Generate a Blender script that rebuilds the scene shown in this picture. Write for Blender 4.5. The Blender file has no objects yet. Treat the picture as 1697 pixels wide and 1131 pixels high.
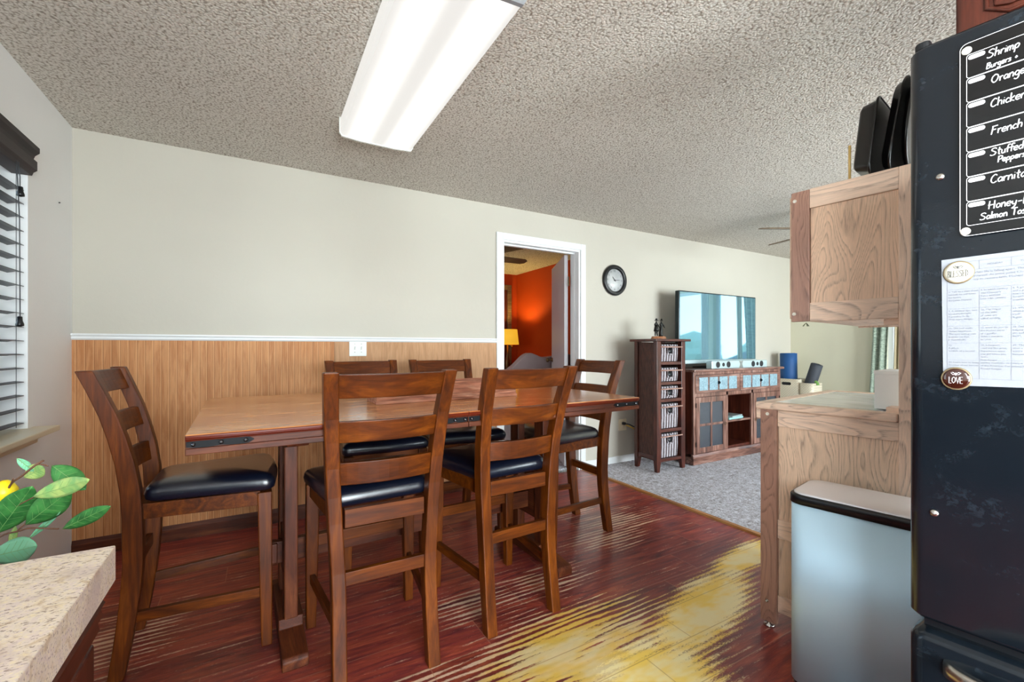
import bpy, bmesh, math, random
from mathutils import Vector, Matrix
random.seed(7)
PI = math.pi; R = math.radians
scn = bpy.context.scene
COL = scn.collection
HC, CEIL, WY, LX, FX, SY = 1.16, 2.385, 3.33, -0.9, 6.3, -2.4

# ------------------------------------------------------------ materials
def lin(c):
    return tuple((x/12.92 if x <= .04045 else ((x+.055)/1.055)**2.4) for x in [v/255 for v in c]) + (1,)
class NT:
    def __init__(s, name):
        s.m = bpy.data.materials.new(name); s.m.use_nodes = True
        s.t = s.m.node_tree; s.b = s.t.nodes['Principled BSDF']; s.out = s.t.nodes['Material Output']
    def n(s, kind, **kw):
        nd = s.t.nodes.new('ShaderNode' + kind)
        for k, v in kw.items():
            if k in nd.inputs: s.set(nd, k, v)
            else: setattr(nd, k, v)
        return nd
    def set(s, nd, k, v):
        if isinstance(v, bpy.types.NodeSocket): s.t.links.new(v, nd.inputs[k])
        else: nd.inputs[k].default_value = v
    def P(s, **kw):
        al = dict(base='Base Color', rough='Roughness', metal='Metallic', spec='Specular IOR Level', coat='Coat Weight', croug='Coat Roughness', normal='Normal', ior='IOR', sheen='Sheen Weight', emit='Emission Color', estr='Emission Strength', trans='Transmission Weight', alpha='Alpha', aniso='Anisotropic', sss='Subsurface Weight', tint='Specular Tint')
        for k, v in kw.items():
            if k in ('base', 'emit', 'tint') and isinstance(v, tuple) and len(v) == 3: v = lin(v)
            s.set(s.b, al[k], v)
        return s.m
    def co(s, scale=(1,1,1), rot=(0,0,0), loc=(0,0,0), src='Object'):
        tc = s.n('TexCoord'); mp = s.n('Mapping', Scale=scale, Rotation=rot, Location=loc)
        s.t.links.new(tc.outputs[src], mp.inputs['Vector']); return mp.outputs[0]
    def noise(s, vec, scale=5, detail=3, rough=.5, dist=0):
        return s.n('TexNoise', Vector=vec, Scale=scale, Detail=detail, Roughness=rough, Distortion=dist).outputs['Fac']
    def ramp(s, fac, stops):
        r = s.n('ValToRGB', Fac=fac); e = r.color_ramp.elements
        while len(e) < len(stops): e.new(.5)
        for el, (p, c) in zip(e, stops):
            el.position = p; el.color = lin(c) if isinstance(c, tuple) else (c, c, c, 1)
        return r.outputs[0]
    def mix(s, f, a, b, mode='MIX'):
        m = s.n('Mix', data_type='RGBA', blend_type=mode)
        for i, v in ((0, f), (6, a), (7, b)):
            if isinstance(v, bpy.types.NodeSocket): s.t.links.new(v, m.inputs[i])
            else: m.inputs[i].default_value = lin(v) if isinstance(v, tuple) and len(v) == 3 else v
        return m.outputs[2]
    def ma(s, op, a, b=0., c=0., clamp=False):
        m = s.n('Math', operation=op, use_clamp=clamp)
        for i, v in enumerate((a, b, c)):
            if isinstance(v, bpy.types.NodeSocket): s.t.links.new(v, m.inputs[i])
            else: m.inputs[i].default_value = v
        return m.outputs[0]
    def mr(s, v, a, b, c=0., d=1., smooth=True):
        m = s.n('MapRange', interpolation_type='SMOOTHSTEP' if smooth else 'LINEAR')
        for k, q in (('Value', v), ('From Min', a), ('From Max', b), ('To Min', c), ('To Max', d)): s.set(m, k, q)
        return m.outputs[0]
    def bump(s, h, strength=.3, dist=.01):
        return s.n('Bump', Height=h, Strength=strength, Distance=dist).outputs[0]

def plain(name, c, rough=.5, metal=0., **kw):
    m = NT(name); return m.P(base=c, rough=rough, metal=metal, **kw)

AX = {'x': (1, 9, 9), 'y': (9, 1, 9), 'z': (9, 9, 1)}
def wood(name, dark, mid, light, axis='x', scale=2.2, rough=.35, coat=.25, fine=.35, seed=0., bump=.06):
    m = NT(name); a = AX[axis]
    v = m.co(scale=a, loc=(seed, seed*1.7, seed*.6))
    n1 = m.noise(v, scale, 4, .55, 1.2)
    col = m.ramp(n1, [(.25, dark), (.5, mid), (.78, light)])
    v2 = m.co(scale=tuple(1.5 if q == 1 else 30 for q in a), loc=(seed, 0, seed))
    n2 = m.noise(v2, 6, 3, .6)
    g = m.ramp(n2, [(.3, 1-fine), (.62, 1.0)])
    v3 = m.co(loc=(seed, 3, 1)); n3 = m.ramp(m.noise(v3, 5, 2), [(.3, .78), (.7, 1.1)])
    c = m.mix(1., m.mix(1., col, g, 'MULTIPLY'), n3, 'MULTIPLY')
    return m.P(base=c, rough=rough, coat=coat, croug=.15, spec=.28, normal=m.bump(n2, bump, .003))

def oak(name, base, darkc, axis='z', seed=0., across='x', freq=16, rough=.45):
    """open-grain oak: cathedral rings drawn as dark pore lines"""
    m = NT(name)
    sc = {'x': [1.3, 1, 1], 'y': [1, 1.3, 1], 'z': [1, 1, 1.3]}[axis]
    sc = tuple(.24 if k == axis else 1.0 for k in 'xyz')
    v = m.co(scale=sc, loc=(seed, seed*.7, seed*.31))
    n = m.noise(v, 7.5, 1.5, .4, .5)
    w = m.ma('FRACT', m.ma('MULTIPLY', n, float(freq)))
    ring = m.ramp(w, [(.0, 0.), (.55, .15), (.86, 1.), (1., 0.)])
    vf = m.co(scale=tuple(6 if k == axis else 120. for k in 'xyz'))
    f = m.noise(vf, 2.5, 3, .7)
    pore = m.ma('MAXIMUM', m.ma('MULTIPLY', ring, m.mr(f, .38, .6)), m.mr(f, .62, .78, 0, .45))
    v3 = m.co(loc=(seed, 2, 0)); big = m.ramp(m.noise(v3, 3, 2), [(.3, .86), (.7, 1.08)])
    pore = m.ma('MULTIPLY', pore, .72)
    lightc = m.mix(m.mr(f, .3, .75), base, tuple(min(255, int(q*1.13)) for q in base))
    c = m.mix(pore, lightc, darkc)
    c = m.mix(1., c, big, 'MULTIPLY')
    return m.P(base=c, rough=rough, coat=.12, croug=.25, normal=m.bump(m.ma('SUBTRACT', 1., pore), .12, .002))

M = {}
def setup_materials():
    for ax in 'xyz':
        M['chair_'+ax] = wood('chair_wood_'+ax, (60, 22, 3), (98, 44, 3), (136, 70, 9), ax, 2.8, .42, .0, .3, .3)
        M['dark_'+ax] = wood('table_wood_'+ax, (48, 18, 9), (92, 42, 20), (130, 70, 34), ax, 2.2, .5, .0, .35, 1.3)
        M['cherry_'+ax] = wood('cabinet_cherry_'+ax, (44, 18, 12), (82, 36, 24), (108, 54, 38), ax, 2., .35, .25, .3, 2.3)
        M['console_'+ax] = wood('console_wood_'+ax, (62, 44, 42), (132, 90, 76), (186, 150, 136), ax, 2.6, .34, .4, .5, 4.1)
        M['oak_'+ax] = oak('hutch_oak_'+ax, (220, 190, 166), (128, 98, 86), ax, 1.1)
    M['oak_rail'] = oak('hutch_oak_rail', (222, 192, 168), (126, 96, 84), 'x', 3.3, freq=13)
    M['oak_post'] = oak('hutch_oak_post', (156, 116, 98), (92, 64, 56), 'z', 5.7, freq=22)
    M['oak_panel'] = oak('hutch_oak_panel', (220, 188, 160), (124, 94, 82), 'z', 8.4, freq=22)
    M['oak_panel2'] = oak('hutch_oak_upper', (222, 186, 156), (150, 116, 98), 'z', 12.9, freq=24)
    # table top: patchy warm planks
    m = NT('table_top'); v = m.co(scale=(2.2, 9, 9)); n = m.noise(v, 1.6, 4, .55, 1.)
    n2 = m.noise(m.co(scale=(1, 1.6, 1)), 4.5, 3, .6, .8)
    n3 = m.noise(m.co(scale=(3, 60, 60)), 5, 3)
    c = m.mix(m.mr(n2, .35, .65), m.ramp(n, [(.3, (160, 88, 40)), (.7, (204, 134, 74))]), m.ramp(n, [(.3, (180, 108, 52)), (.7, (228, 166, 106))]))
    c = m.mix(1., c, m.ramp(n3, [(.35, .82), (.6, 1.02)]), 'MULTIPLY')
    zz = m.n('SeparateXYZ', Vector=m.co()).outputs[2]; c = m.mix(m.ma('LESS_THAN', zz, .911), c, (92, 32, 16))
    m.P(base=c, rough=.22, coat=.35, croug=.12, spec=.5, normal=m.bump(n3, .05, .002)); M['top'] = m.m
    # cushion leather
    m = NT('black_leather'); n = m.noise(m.co(), 260, 2); n2 = m.noise(m.co(scale=(1, 2, 1)), 14, 3, .6, 1.5)
    h = m.ma('ADD', m.ma('MULTIPLY', n, .25), n2)
    m.P(base=(10, 16, 32), rough=.3, spec=.75, coat=.3, croug=.2, normal=m.bump(h, .12, .004)); M['leather'] = m.m
    # walls
    def paint(name, c, bs=.12):
        m = NT(name); n = m.noise(m.co(), 34, 4, .6); n2 = m.noise(m.co(), 3, 2)
        cc = m.mix(m.mr(n2, .3, .7, 0, .12), c, tuple(int(q*.93) for q in c))
        m.P(base=cc, rough=.62, spec=.35, normal=m.bump(n, bs, .006)); return m.m
    M['cream'] = paint('wall_cream_paint', (192, 187, 175)); M['white_wall'] = paint('wall_white_paint', (240, 240, 240))
    M['red'] = paint('red_paint', (178, 62, 4), .05)
    M['cream2'] = paint('wall_cream_far', (218, 215, 192))
    # popcorn ceiling
    m = NT('popcorn_ceiling'); vo = m.n('TexVoronoi', Vector=m.co(), Scale=95., Randomness=1.).outputs['Distance']
    n = m.noise(m.co(), 120, 4, .7); n3 = m.noise(m.co(), 300, 2, .6)
    h = m.ma('ADD', m.ma('MULTIPLY', m.ma('SUBTRACT', .7, vo), .9), m.ma('MULTIPLY', n, 1.3))
    c = m.ramp(h, [(.5, (158, 147, 134)), (.8, (212, 205, 194)), (1., (226, 220, 211))])
    m.P(base=c, rough=.9, spec=.15, normal=m.bump(h, .7, .012)); M['popcorn'] = m.m
    # beadboard
    def bead(name, c1, c2, beads, seed):
        m = NT(name); v = m.co(scale=(9, 9, 1), loc=(seed, 0, 0)); n = m.noise(v, 3, 4, .6, 1.)
        f = m.noise(m.co(scale=(60, 60, 2.5)), 5, 3, .6)
        c = m.mix(m.mr(n, .3, .7), c1, c2); c = m.mix(1., c, m.ramp(f, [(.3, .84), (.6, 1.02)]), 'MULTIPLY')
        x = m.n('SeparateXYZ', Vector=m.co()).outputs[0]
        fr = m.ma('FRACT', m.ma('DIVIDE', m.ma('ADD', x, 10.), .0375))
        gr = m.ma('LESS_THAN', fr, .1); gr2 = m.ma('MULTIPLY', m.ma('GREATER_THAN', fr, .1), m.ma('LESS_THAN', fr, .2))
        c = m.mix(m.ma('MULTIPLY', gr, .5*beads), c, (230, 178, 126)); c = m.mix(m.ma('MULTIPLY', gr2, .4*beads), c, (110, 62, 30))
        m.P(base=c, rough=.55, spec=.3, normal=m.bump(m.ma('SUBTRACT', 1., gr), .3*beads, .003)); return m.m
    M['bead'] = bead('beadboard_panel', (180, 118, 70), (204, 146, 96), 1., 0.)
    M['bead2'] = bead('beadboard_plain_panel', (178, 132, 92), (198, 152, 112), .35, 5.)
    # hardwood laminate floor: hand scraped, planks along x, yellow patch and pale streaks along the ridges
    m = NT('laminate_floor'); sp = m.n('SeparateXYZ', Vector=m.co()); X, Y = sp.outputs[0], sp.outputs[1]
    PW = .178
    row = m.ma('FLOOR', m.ma('DIVIDE', m.ma('SUBTRACT', Y, .11), PW)); fy = m.ma('FRACT', m.ma('DIVIDE', m.ma('SUBTRACT', Y, .11), PW))
    shift = m.ma('MULTIPLY', m.ma('FRACT', m.ma('MULTIPLY', row, .2057)), 1.22)
    xs = m.ma('DIVIDE', m.ma('SUBTRACT', X, shift), 1.22); fx = m.ma('FRACT', xs); pid = m.ma('FLOOR', xs)
    idn = m.n('TexWhiteNoise', noise_dimensions='2D'); cb = m.n('CombineXYZ', X=row, Y=pid); m.t.links.new(cb.outputs[0], idn.inputs['Vector'])
    rnd = idn.outputs['Value']
    off = m.n('CombineXYZ', X=m.ma('MULTIPLY', rnd, 30.), Y=m.ma('MULTIPLY', rnd, 17.), Z=0.)
    vv = m.n('VectorMath', operation='ADD'); m.t.links.new(m.co(scale=(1.6, 11, 1)), vv.inputs[0]); m.t.links.new(off.outputs[0], vv.inputs[1])
    n = m.noise(vv.outputs[0], 1.6, 5, .62, 1.3)
    c = m.ramp(n, [(.22, (72, 32, 42)), (.42, (128, 52, 52)), (.6, (168, 74, 58)), (.8, (206, 112, 76))])
    c = m.mix(1., c, m.mr(rnd, 0, 1, .7, 1.12, False), 'MULTIPLY')
    fin = m.noise(m.co(scale=(5, 90, 1)), 4, 3, .65)
    c = m.mix(1., c, m.ramp(fin, [(.3, .72), (.65, 1.12)]), 'MULTIPLY')
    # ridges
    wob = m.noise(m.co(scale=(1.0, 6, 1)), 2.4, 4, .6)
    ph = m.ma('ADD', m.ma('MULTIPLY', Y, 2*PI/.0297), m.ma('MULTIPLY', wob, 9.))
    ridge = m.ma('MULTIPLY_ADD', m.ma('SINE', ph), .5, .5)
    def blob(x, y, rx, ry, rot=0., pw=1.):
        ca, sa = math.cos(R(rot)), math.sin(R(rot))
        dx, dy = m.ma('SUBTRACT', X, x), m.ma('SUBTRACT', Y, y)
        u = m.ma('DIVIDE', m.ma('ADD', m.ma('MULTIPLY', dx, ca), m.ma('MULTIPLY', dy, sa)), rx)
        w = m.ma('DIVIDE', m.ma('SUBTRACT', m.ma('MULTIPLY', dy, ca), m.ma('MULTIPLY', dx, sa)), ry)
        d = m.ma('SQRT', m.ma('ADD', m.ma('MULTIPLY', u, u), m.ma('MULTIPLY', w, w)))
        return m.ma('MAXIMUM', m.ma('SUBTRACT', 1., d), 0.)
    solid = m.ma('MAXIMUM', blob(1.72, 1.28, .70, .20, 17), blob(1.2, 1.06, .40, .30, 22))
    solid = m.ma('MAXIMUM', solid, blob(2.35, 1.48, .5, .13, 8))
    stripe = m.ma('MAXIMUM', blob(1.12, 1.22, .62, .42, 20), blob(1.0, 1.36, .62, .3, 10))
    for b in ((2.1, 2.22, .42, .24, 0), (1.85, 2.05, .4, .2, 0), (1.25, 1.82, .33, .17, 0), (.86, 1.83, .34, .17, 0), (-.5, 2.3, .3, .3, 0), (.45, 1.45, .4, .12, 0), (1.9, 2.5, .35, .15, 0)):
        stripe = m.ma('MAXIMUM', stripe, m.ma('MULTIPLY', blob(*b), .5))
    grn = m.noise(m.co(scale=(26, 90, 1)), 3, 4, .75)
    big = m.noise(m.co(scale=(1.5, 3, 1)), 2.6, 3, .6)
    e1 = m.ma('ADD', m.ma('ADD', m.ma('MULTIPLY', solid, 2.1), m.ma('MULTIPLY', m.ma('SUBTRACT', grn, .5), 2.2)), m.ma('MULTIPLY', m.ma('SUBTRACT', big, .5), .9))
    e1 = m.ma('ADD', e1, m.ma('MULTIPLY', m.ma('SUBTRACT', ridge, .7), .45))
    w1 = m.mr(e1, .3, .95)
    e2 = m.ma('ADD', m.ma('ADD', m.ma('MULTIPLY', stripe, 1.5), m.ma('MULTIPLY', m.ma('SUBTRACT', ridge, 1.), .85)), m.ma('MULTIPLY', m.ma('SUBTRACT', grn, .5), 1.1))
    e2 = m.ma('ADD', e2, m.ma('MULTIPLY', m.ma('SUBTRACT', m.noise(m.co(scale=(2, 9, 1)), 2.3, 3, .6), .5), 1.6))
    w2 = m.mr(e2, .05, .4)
    patch_mask = m.ma('MAXIMUM', m.ma('MULTIPLY', w1, .97), m.ma('MULTIPLY', w2, .72))
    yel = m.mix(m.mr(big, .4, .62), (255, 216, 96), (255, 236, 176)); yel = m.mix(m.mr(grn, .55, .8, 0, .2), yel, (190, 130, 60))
    # planks seams
    sy = m.ma('MAXIMUM', m.ma('LESS_THAN', fy, .011), m.ma('GREATER_THAN', fy, .989))
    sx = m.ma('MAXIMUM', m.ma('LESS_THAN', fx, .0016), m.ma('GREATER_THAN', fx, .9984))
    seam = m.ma('MAXIMUM', sy, sx)
    pale = m.mix(m.mr(m.ma('MAXIMUM', solid, blob(1.1, 1.2, .7, .45, 20)), 0., .25), (244, 214, 182), yel); c = m.mix(patch_mask, c, pale); c = m.mix(m.ma('MULTIPLY', seam, .5), c, m.mix(patch_mask, (178, 126, 104), (176, 128, 60)))
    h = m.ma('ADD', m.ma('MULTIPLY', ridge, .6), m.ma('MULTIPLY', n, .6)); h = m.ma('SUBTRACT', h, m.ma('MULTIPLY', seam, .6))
    m.P(base=c, rough=m.mr(patch_mask, 0, 1, .3, .45), coat=.1, croug=.25, spec=.5, normal=m.bump(h, .25, .0018)); M['floor'] = m.m
    # carpet
    m = NT('shag_carpet'); n = m.noise(m.co(), 26, 6, .85, .6); n2 = m.noise(m.co(), 70, 3, .8); n3 = m.noise(m.co(), 3, 2)
    s = m.ma('ADD', m.ma('MULTIPLY', n, .62), m.ma('MULTIPLY', n2, .42))
    c = m.ramp(s, [(.40, (112, 98, 94)), (.5, (186, 182, 190)), (.6, (240, 240, 250))])
    m.P(base=c, rough=.95, sheen=.3, spec=.1, normal=m.bump(m.ma('ADD', n2, m.ma('MULTIPLY', n, .6)), 1., .02)); M['carpet'] = m.m
    # counter laminate
    m = NT('speckled_laminate'); v = m.co(); n = m.noise(v, 62, 4, .65, .6); n2 = m.noise(m.co(scale=(1, 1.7, 1.7)), 210, 3, .6); n3 = m.noise(v, 12, 3)
    c = m.ramp(n, [(.3, (196, 168, 136)), (.48, (226, 210, 192)), (.62, (216, 196, 188)), (.75, (236, 222, 204))])
    c = m.mix(m.mr(n2, .56, .64, 0, .75), c, (120, 86, 68)); c = m.mix(m.mr(n2, .36, .44, .6, 0), c, (236, 218, 172)); c = m.mix(m.mr(n3, .5, .62, 0, .5), c, (186, 164, 158))
    m.P(base=c, rough=.38, spec=.4); M['laminate'] = m.m
    # hutch counter inlay
    m = NT('counter_inlay'); n = m.noise(m.co(scale=(1, 4, 1)), 5, 4); c = m.ramp(n, [(.3, (184, 182, 184)), (.7, (222, 224, 228))])
    m.P(base=c, rough=.22, coat=.4, spec=.7); M['inlay'] = m.m
    # fridge
    m = NT('black_enamel'); n = m.noise(m.co(), 420, 2, .5); n2 = m.noise(m.co(scale=(1, 1, 2)), 5, 5, .7, 1.); n3 = m.noise(m.co(), 46, 4, .8)
    sm = m.ma('MULTIPLY', m.mr(n2, .5, .72), m.mr(n3, .45, .7))
    c = m.mix(m.ma('MULTIPLY', sm, .14), (18, 24, 30), (120, 140, 160))  # bluish reflection haze mixed into the black in random smears
    m.P(base=c, rough=m.mr(n2, .3, .7, .1, .22), spec=.42, normal=m.bump(n, .05, .001)); M['fridge'] = m.m
    # stainless
    m = NT('brushed_steel'); n = m.noise(m.co(scale=(300, 300, 2)), 3, 2)
    m.P(base=(204, 234, 250), metal=.35, rough=m.mr(n, .3, .7, .5, .56), aniso=.3, spec=.7, normal=m.bump(n, .02, .001)); M['steel'] = m.m
    m = NT('steel_lid'); n = m.noise(m.co(scale=(4, 200, 4)), 3, 2)
    m.P(base=(236, 232, 232), metal=.4, rough=.4, normal=m.bump(n, .02, .001)); M['lid'] = m.m
    M['black'] = plain('black_plastic', (14, 16, 20), .35, spec=.5)
    M['pan'] = plain('nonstick_black', (16, 14, 14), .28, spec=.6)
    M['iron'] = plain('black_iron', (7, 9, 14), .6, 0., spec=.25)
    M['nail'] = plain('polished_nail', (120, 124, 132), .25, 1.)
    M['chrome'] = plain('satin_metal', (200, 198, 192), .25, 1.)
    M['brass'] = plain('antique_brass', (112, 90, 62), .35, .9)
    M['white'] = plain('white_trim_paint', (226, 229, 230), .35)
    M['door'] = plain('door_paint', (196, 194, 198), .4)
    M['plastic_white'] = plain('white_plastic', (232, 234, 230), .35)
    M['bolt'] = plain('bolt_cap', (222, 214, 200), .4)
    M['slat'] = plain('dark_blind_slat', (46, 42, 48), .4)
    M['valance'] = wood('blind_valance', (26, 16, 18), (42, 28, 30), (56, 40, 42), 'y', 2., .5, .0, .2)
    M['cord'] = plain('cord', (60, 62, 66), .6)
    M['sill'] = plain('sill_paint', (226, 214, 186), .4)
    m = NT('light_diffuser'); z = m.n('SeparateXYZ', Vector=m.co(scale=(1, 1, 1))).outputs[0]
    lampd = m.ma('ADD', m.mr(m.ma('ABSOLUTE', m.ma('SUBTRACT', z, .1)), 0, .1, 1., 0.), m.mr(m.ma('ABSOLUTE', m.ma('ADD', z, .1)), 0, .1, .75, 0.))
    st = m.mr(lampd, 0, 1, .8, 1.7)
    m.P(base=(120, 122, 124), rough=.4, emit=(255, 252, 246), estr=m.ma('MULTIPLY', st, .68)); M['diffuser'] = m.m
    M['fixture'] = plain('fixture_metal', (150, 152, 156), .45, .3)
    m = NT('window_glass'); tr = m.n('BsdfTransparent', Color=(.95, .98, .98, 1)); gl = m.n('BsdfGlossy', Roughness=0.); fr = m.n('Fresnel', IOR=1.45)
    mx = m.n('MixShader'); m.t.links.new(fr.outputs[0], mx.inputs[0]); m.t.links.new(tr.outputs[0], mx.inputs[1]); m.t.links.new(gl.outputs[0], mx.inputs[2]); m.t.links.new(mx.outputs[0], m.out.inputs[0]); M['glass'] = m.m
    M['screen'] = plain('tv_screen', (120, 170, 188), .03, .6, ior=2.0, spec=.9, coat=.6, croug=.02)
    M['screen_edge'] = plain('tv_bezel', (14, 30, 36), .2, .3)
    M['silver'] = plain('silver_plastic', (196, 214, 216), .3, .5)
    M['speaker_cone'] = plain('speaker_cone', (18, 20, 24), .5)
    m = NT('slate_tile'); n = m.noise(m.co(), 38, 5, .65, 1.); c = m.ramp(n, [(.3, (96, 124, 138)), (.7, (156, 190, 202))]); m.P(base=c, rough=.3, spec=.7, normal=m.bump(n, .9, .012)); M['tile'] = m.m
    m = NT('seeded_glass'); n = m.noise(m.co(), 220, 2, .6); m.P(base=(44, 50, 60), rough=.18, spec=.8, normal=m.bump(n, .7, .004)); M['seed'] = m.m
    m = NT('grasscloth'); x = m.n('SeparateXYZ', Vector=m.co()); w = m.ma('SINE', m.ma('MULTIPLY', x.outputs[1], 620.)); w2 = m.ma('SINE', m.ma('MULTIPLY', x.outputs[2], 500.)); n = m.noise(m.co(scale=(1, 40, 4)), 4, 3)
    c = m.mix(m.mr(n, .3, .7), (52, 28, 24), (92, 56, 44)); m.P(base=c, rough=.6, normal=m.bump(m.ma('ADD', w, m.ma('MULTIPLY', w2, .5)), .4, .002)); M['grass'] = m.m
    m = NT('woven_basket'); x = m.n('SeparateXYZ', Vector=m.co(src='Object')); n = m.noise(m.co(), 30, 2)
    a = m.ma('SINE', m.ma('MULTIPLY_ADD', x.outputs[0], 2*PI/.035, m.ma('MULTIPLY', n, 1.2))); b = m.ma('SINE', m.ma('MULTIPLY', x.outputs[2], 2*PI/.012))
    c = m.ramp(m.ma('MULTIPLY_ADD', a, .5, .5), [(.12, (70, 56, 54)), (.4, (160, 150, 156)), (.85, (206, 200, 208))]); c = m.mix(m.mr(b, .2, .9, 0, .35), c, (92, 80, 80))
    m.P(base=c, rough=.7, normal=m.bump(m.ma('ADD', a, m.ma('MULTIPLY', b, .5)), .8, .006)); M['basket'] = m.m
    m = NT('bin_weave'); x = m.n('SeparateXYZ', Vector=m.co()); a = m.ma('SINE', m.ma('MULTIPLY', x.outputs[1], 2*PI/.03)); b = m.ma('SINE', m.ma('MULTIPLY', x.outputs[2], 2*PI/.03))
    k = m.mr(m.ma('MULTIPLY', a, b), .3, .6, 0, .4); m.P(base=m.mix(k, (214, 204, 182), (160, 150, 126)), rough=.6, normal=m.bump(m.ma('MULTIPLY', a, b), .4, .003)); M['bin'] = m.m
    M['mat_blue'] = plain('blue_foam', (10, 72, 128), .6); M['mat_grey'] = plain('grey_foam', (58, 62, 70), .7)
    M['mat_green'] = plain('green_cloth', (104, 146, 70), .8)
    m = NT('sage_drape'); n = m.noise(m.co(scale=(1, 5, 8)), 6, 4, .7, 1.5); m.P(base=m.mix(m.mr(n, .4, .65), (164, 178, 160), (118, 134, 118)), rough=.8, sheen=.2, normal=m.bump(n, .5, .02)); M['drape'] = m.m
    M['drape_tan'] = plain('tan_drape', (190, 176, 142), .8)
    M['sheer'] = plain('white_sheer', (220, 222, 220), .8)
    m = NT('green_leaf'); n = m.noise(m.co(), 60, 3); m.P(base=m.mix(m.mr(n, .3, .7), (36, 96, 44), (66, 132, 64)), rough=.4, spec=.4); M['leaf'] = m.m
    m = NT('pale_leaf'); n = m.noise(m.co(), 50, 3); m.P(base=m.mix(m.mr(n, .3, .7), (110, 160, 92), (172, 190, 110)), rough=.4, spec=.5); M['leaf_pale'] = m.m
    m = NT('mint_leaf'); m.P(base=(120, 190, 150), rough=.4); M['leaf_mint'] = m.m
    M['leafvein'] = plain('leaf_vein', (122, 160, 96), .5)
    M['twig'] = plain('twig', (104, 70, 52), .7)
    m = NT('lemon_peel'); n = m.noise(m.co(), 300, 2); m.P(base=(232, 206, 22), rough=.4, normal=m.bump(n, .3, .001)); M['lemon'] = m.m
    M['vase'] = plain('stoneware', (206, 200, 188), .4)
    M['paper'] = plain('paper', (148, 150, 156), .6)
    M['ink'] = plain('grey_ink', (120, 122, 132), .7)
    M['chalk'] = plain('white_marker', (240, 240, 240), .5)
    M['board'] = plain('memo_board', (12, 12, 14), .16, spec=.45)
    M['pill_ink'] = plain('pale_print', (196, 196, 200), .6)
    M['mag_cream'] = plain('magnet_cream', (206, 200, 182), .25, coat=.8)
    M['mag_brown'] = plain('magnet_brown', (54, 20, 12), .12, coat=1.)
    M['mag_rim'] = plain('magnet_rim', (150, 132, 100), .3, .4)
    M['clock_face'] = plain('clock_face', (206, 208, 208), .25, coat=1.)
    M['clock_black'] = plain('clock_frame', (16, 16, 20), .3)
    M['clock_ink'] = plain('clock_numerals', (60, 60, 64), .5)
    M['bronze'] = plain('dark_bronze', (34, 34, 32), .35, .6)
    M['fig_base'] = wood('figurine_base_wood', (120, 66, 36), (168, 106, 66), (206, 150, 110), 'x', 4., .25, .6)
    m = NT('lit_lampshade'); z = m.n('SeparateXYZ', Vector=m.co()).outputs[2]; m.P(base=(222, 176, 66), rough=.8, emit=(250, 190, 50), estr=.55); M['shade'] = m.m
    M['bulb'] = plain('bulb', (255, 240, 200), .5, emit=(255, 196, 110), estr=60.)
    M['wicker_box'] = wood('weathered_box', (124, 68, 48), (176, 112, 84), (216, 164, 136), 'x', 4., .6, .0, .5, 7., .3)
    M['grey_cloth'] = plain('grey_upholstery', (172, 160, 160), .85)
    M['linen'] = plain('cream_linen', (214, 200, 180), .85)
    M['dowel'] = plain('bamboo', (206, 170, 104), .5)
    M['dowel_rail'] = plain('rail_satin_wood', (170, 132, 118), .35, spec=.7)
    M['fan_blade'] = wood('fan_blade_wood', (84, 66, 50), (116, 94, 70), (136, 112, 84), 'x', 2., .4, .2)
    M['bird'] = plain('sprig', (96, 104, 70), .7)
    M['dvd'] = plain('case_mint', (150, 196, 196), .3)
    M['yellow_cable'] = plain('yellow_cable', (196, 160, 40), .5)
    M['threshold'] = wood('threshold_strip', (140, 84, 40), (186, 126, 66), (210, 156, 90), 'y', 2., .35, .3)
    M['roof'] = plain('roof_shingles', (92, 96, 104), .8); M['siding'] = plain('house_siding', (190, 188, 182), .7)
    M['tree'] = plain('tree_foliage', (150, 164, 136), .9); M['lawn'] = plain('lawn', (116, 126, 84), .95)
    M['fence'] = plain('fence_boards', (150, 130, 118), .8)
setup_materials()

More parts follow.
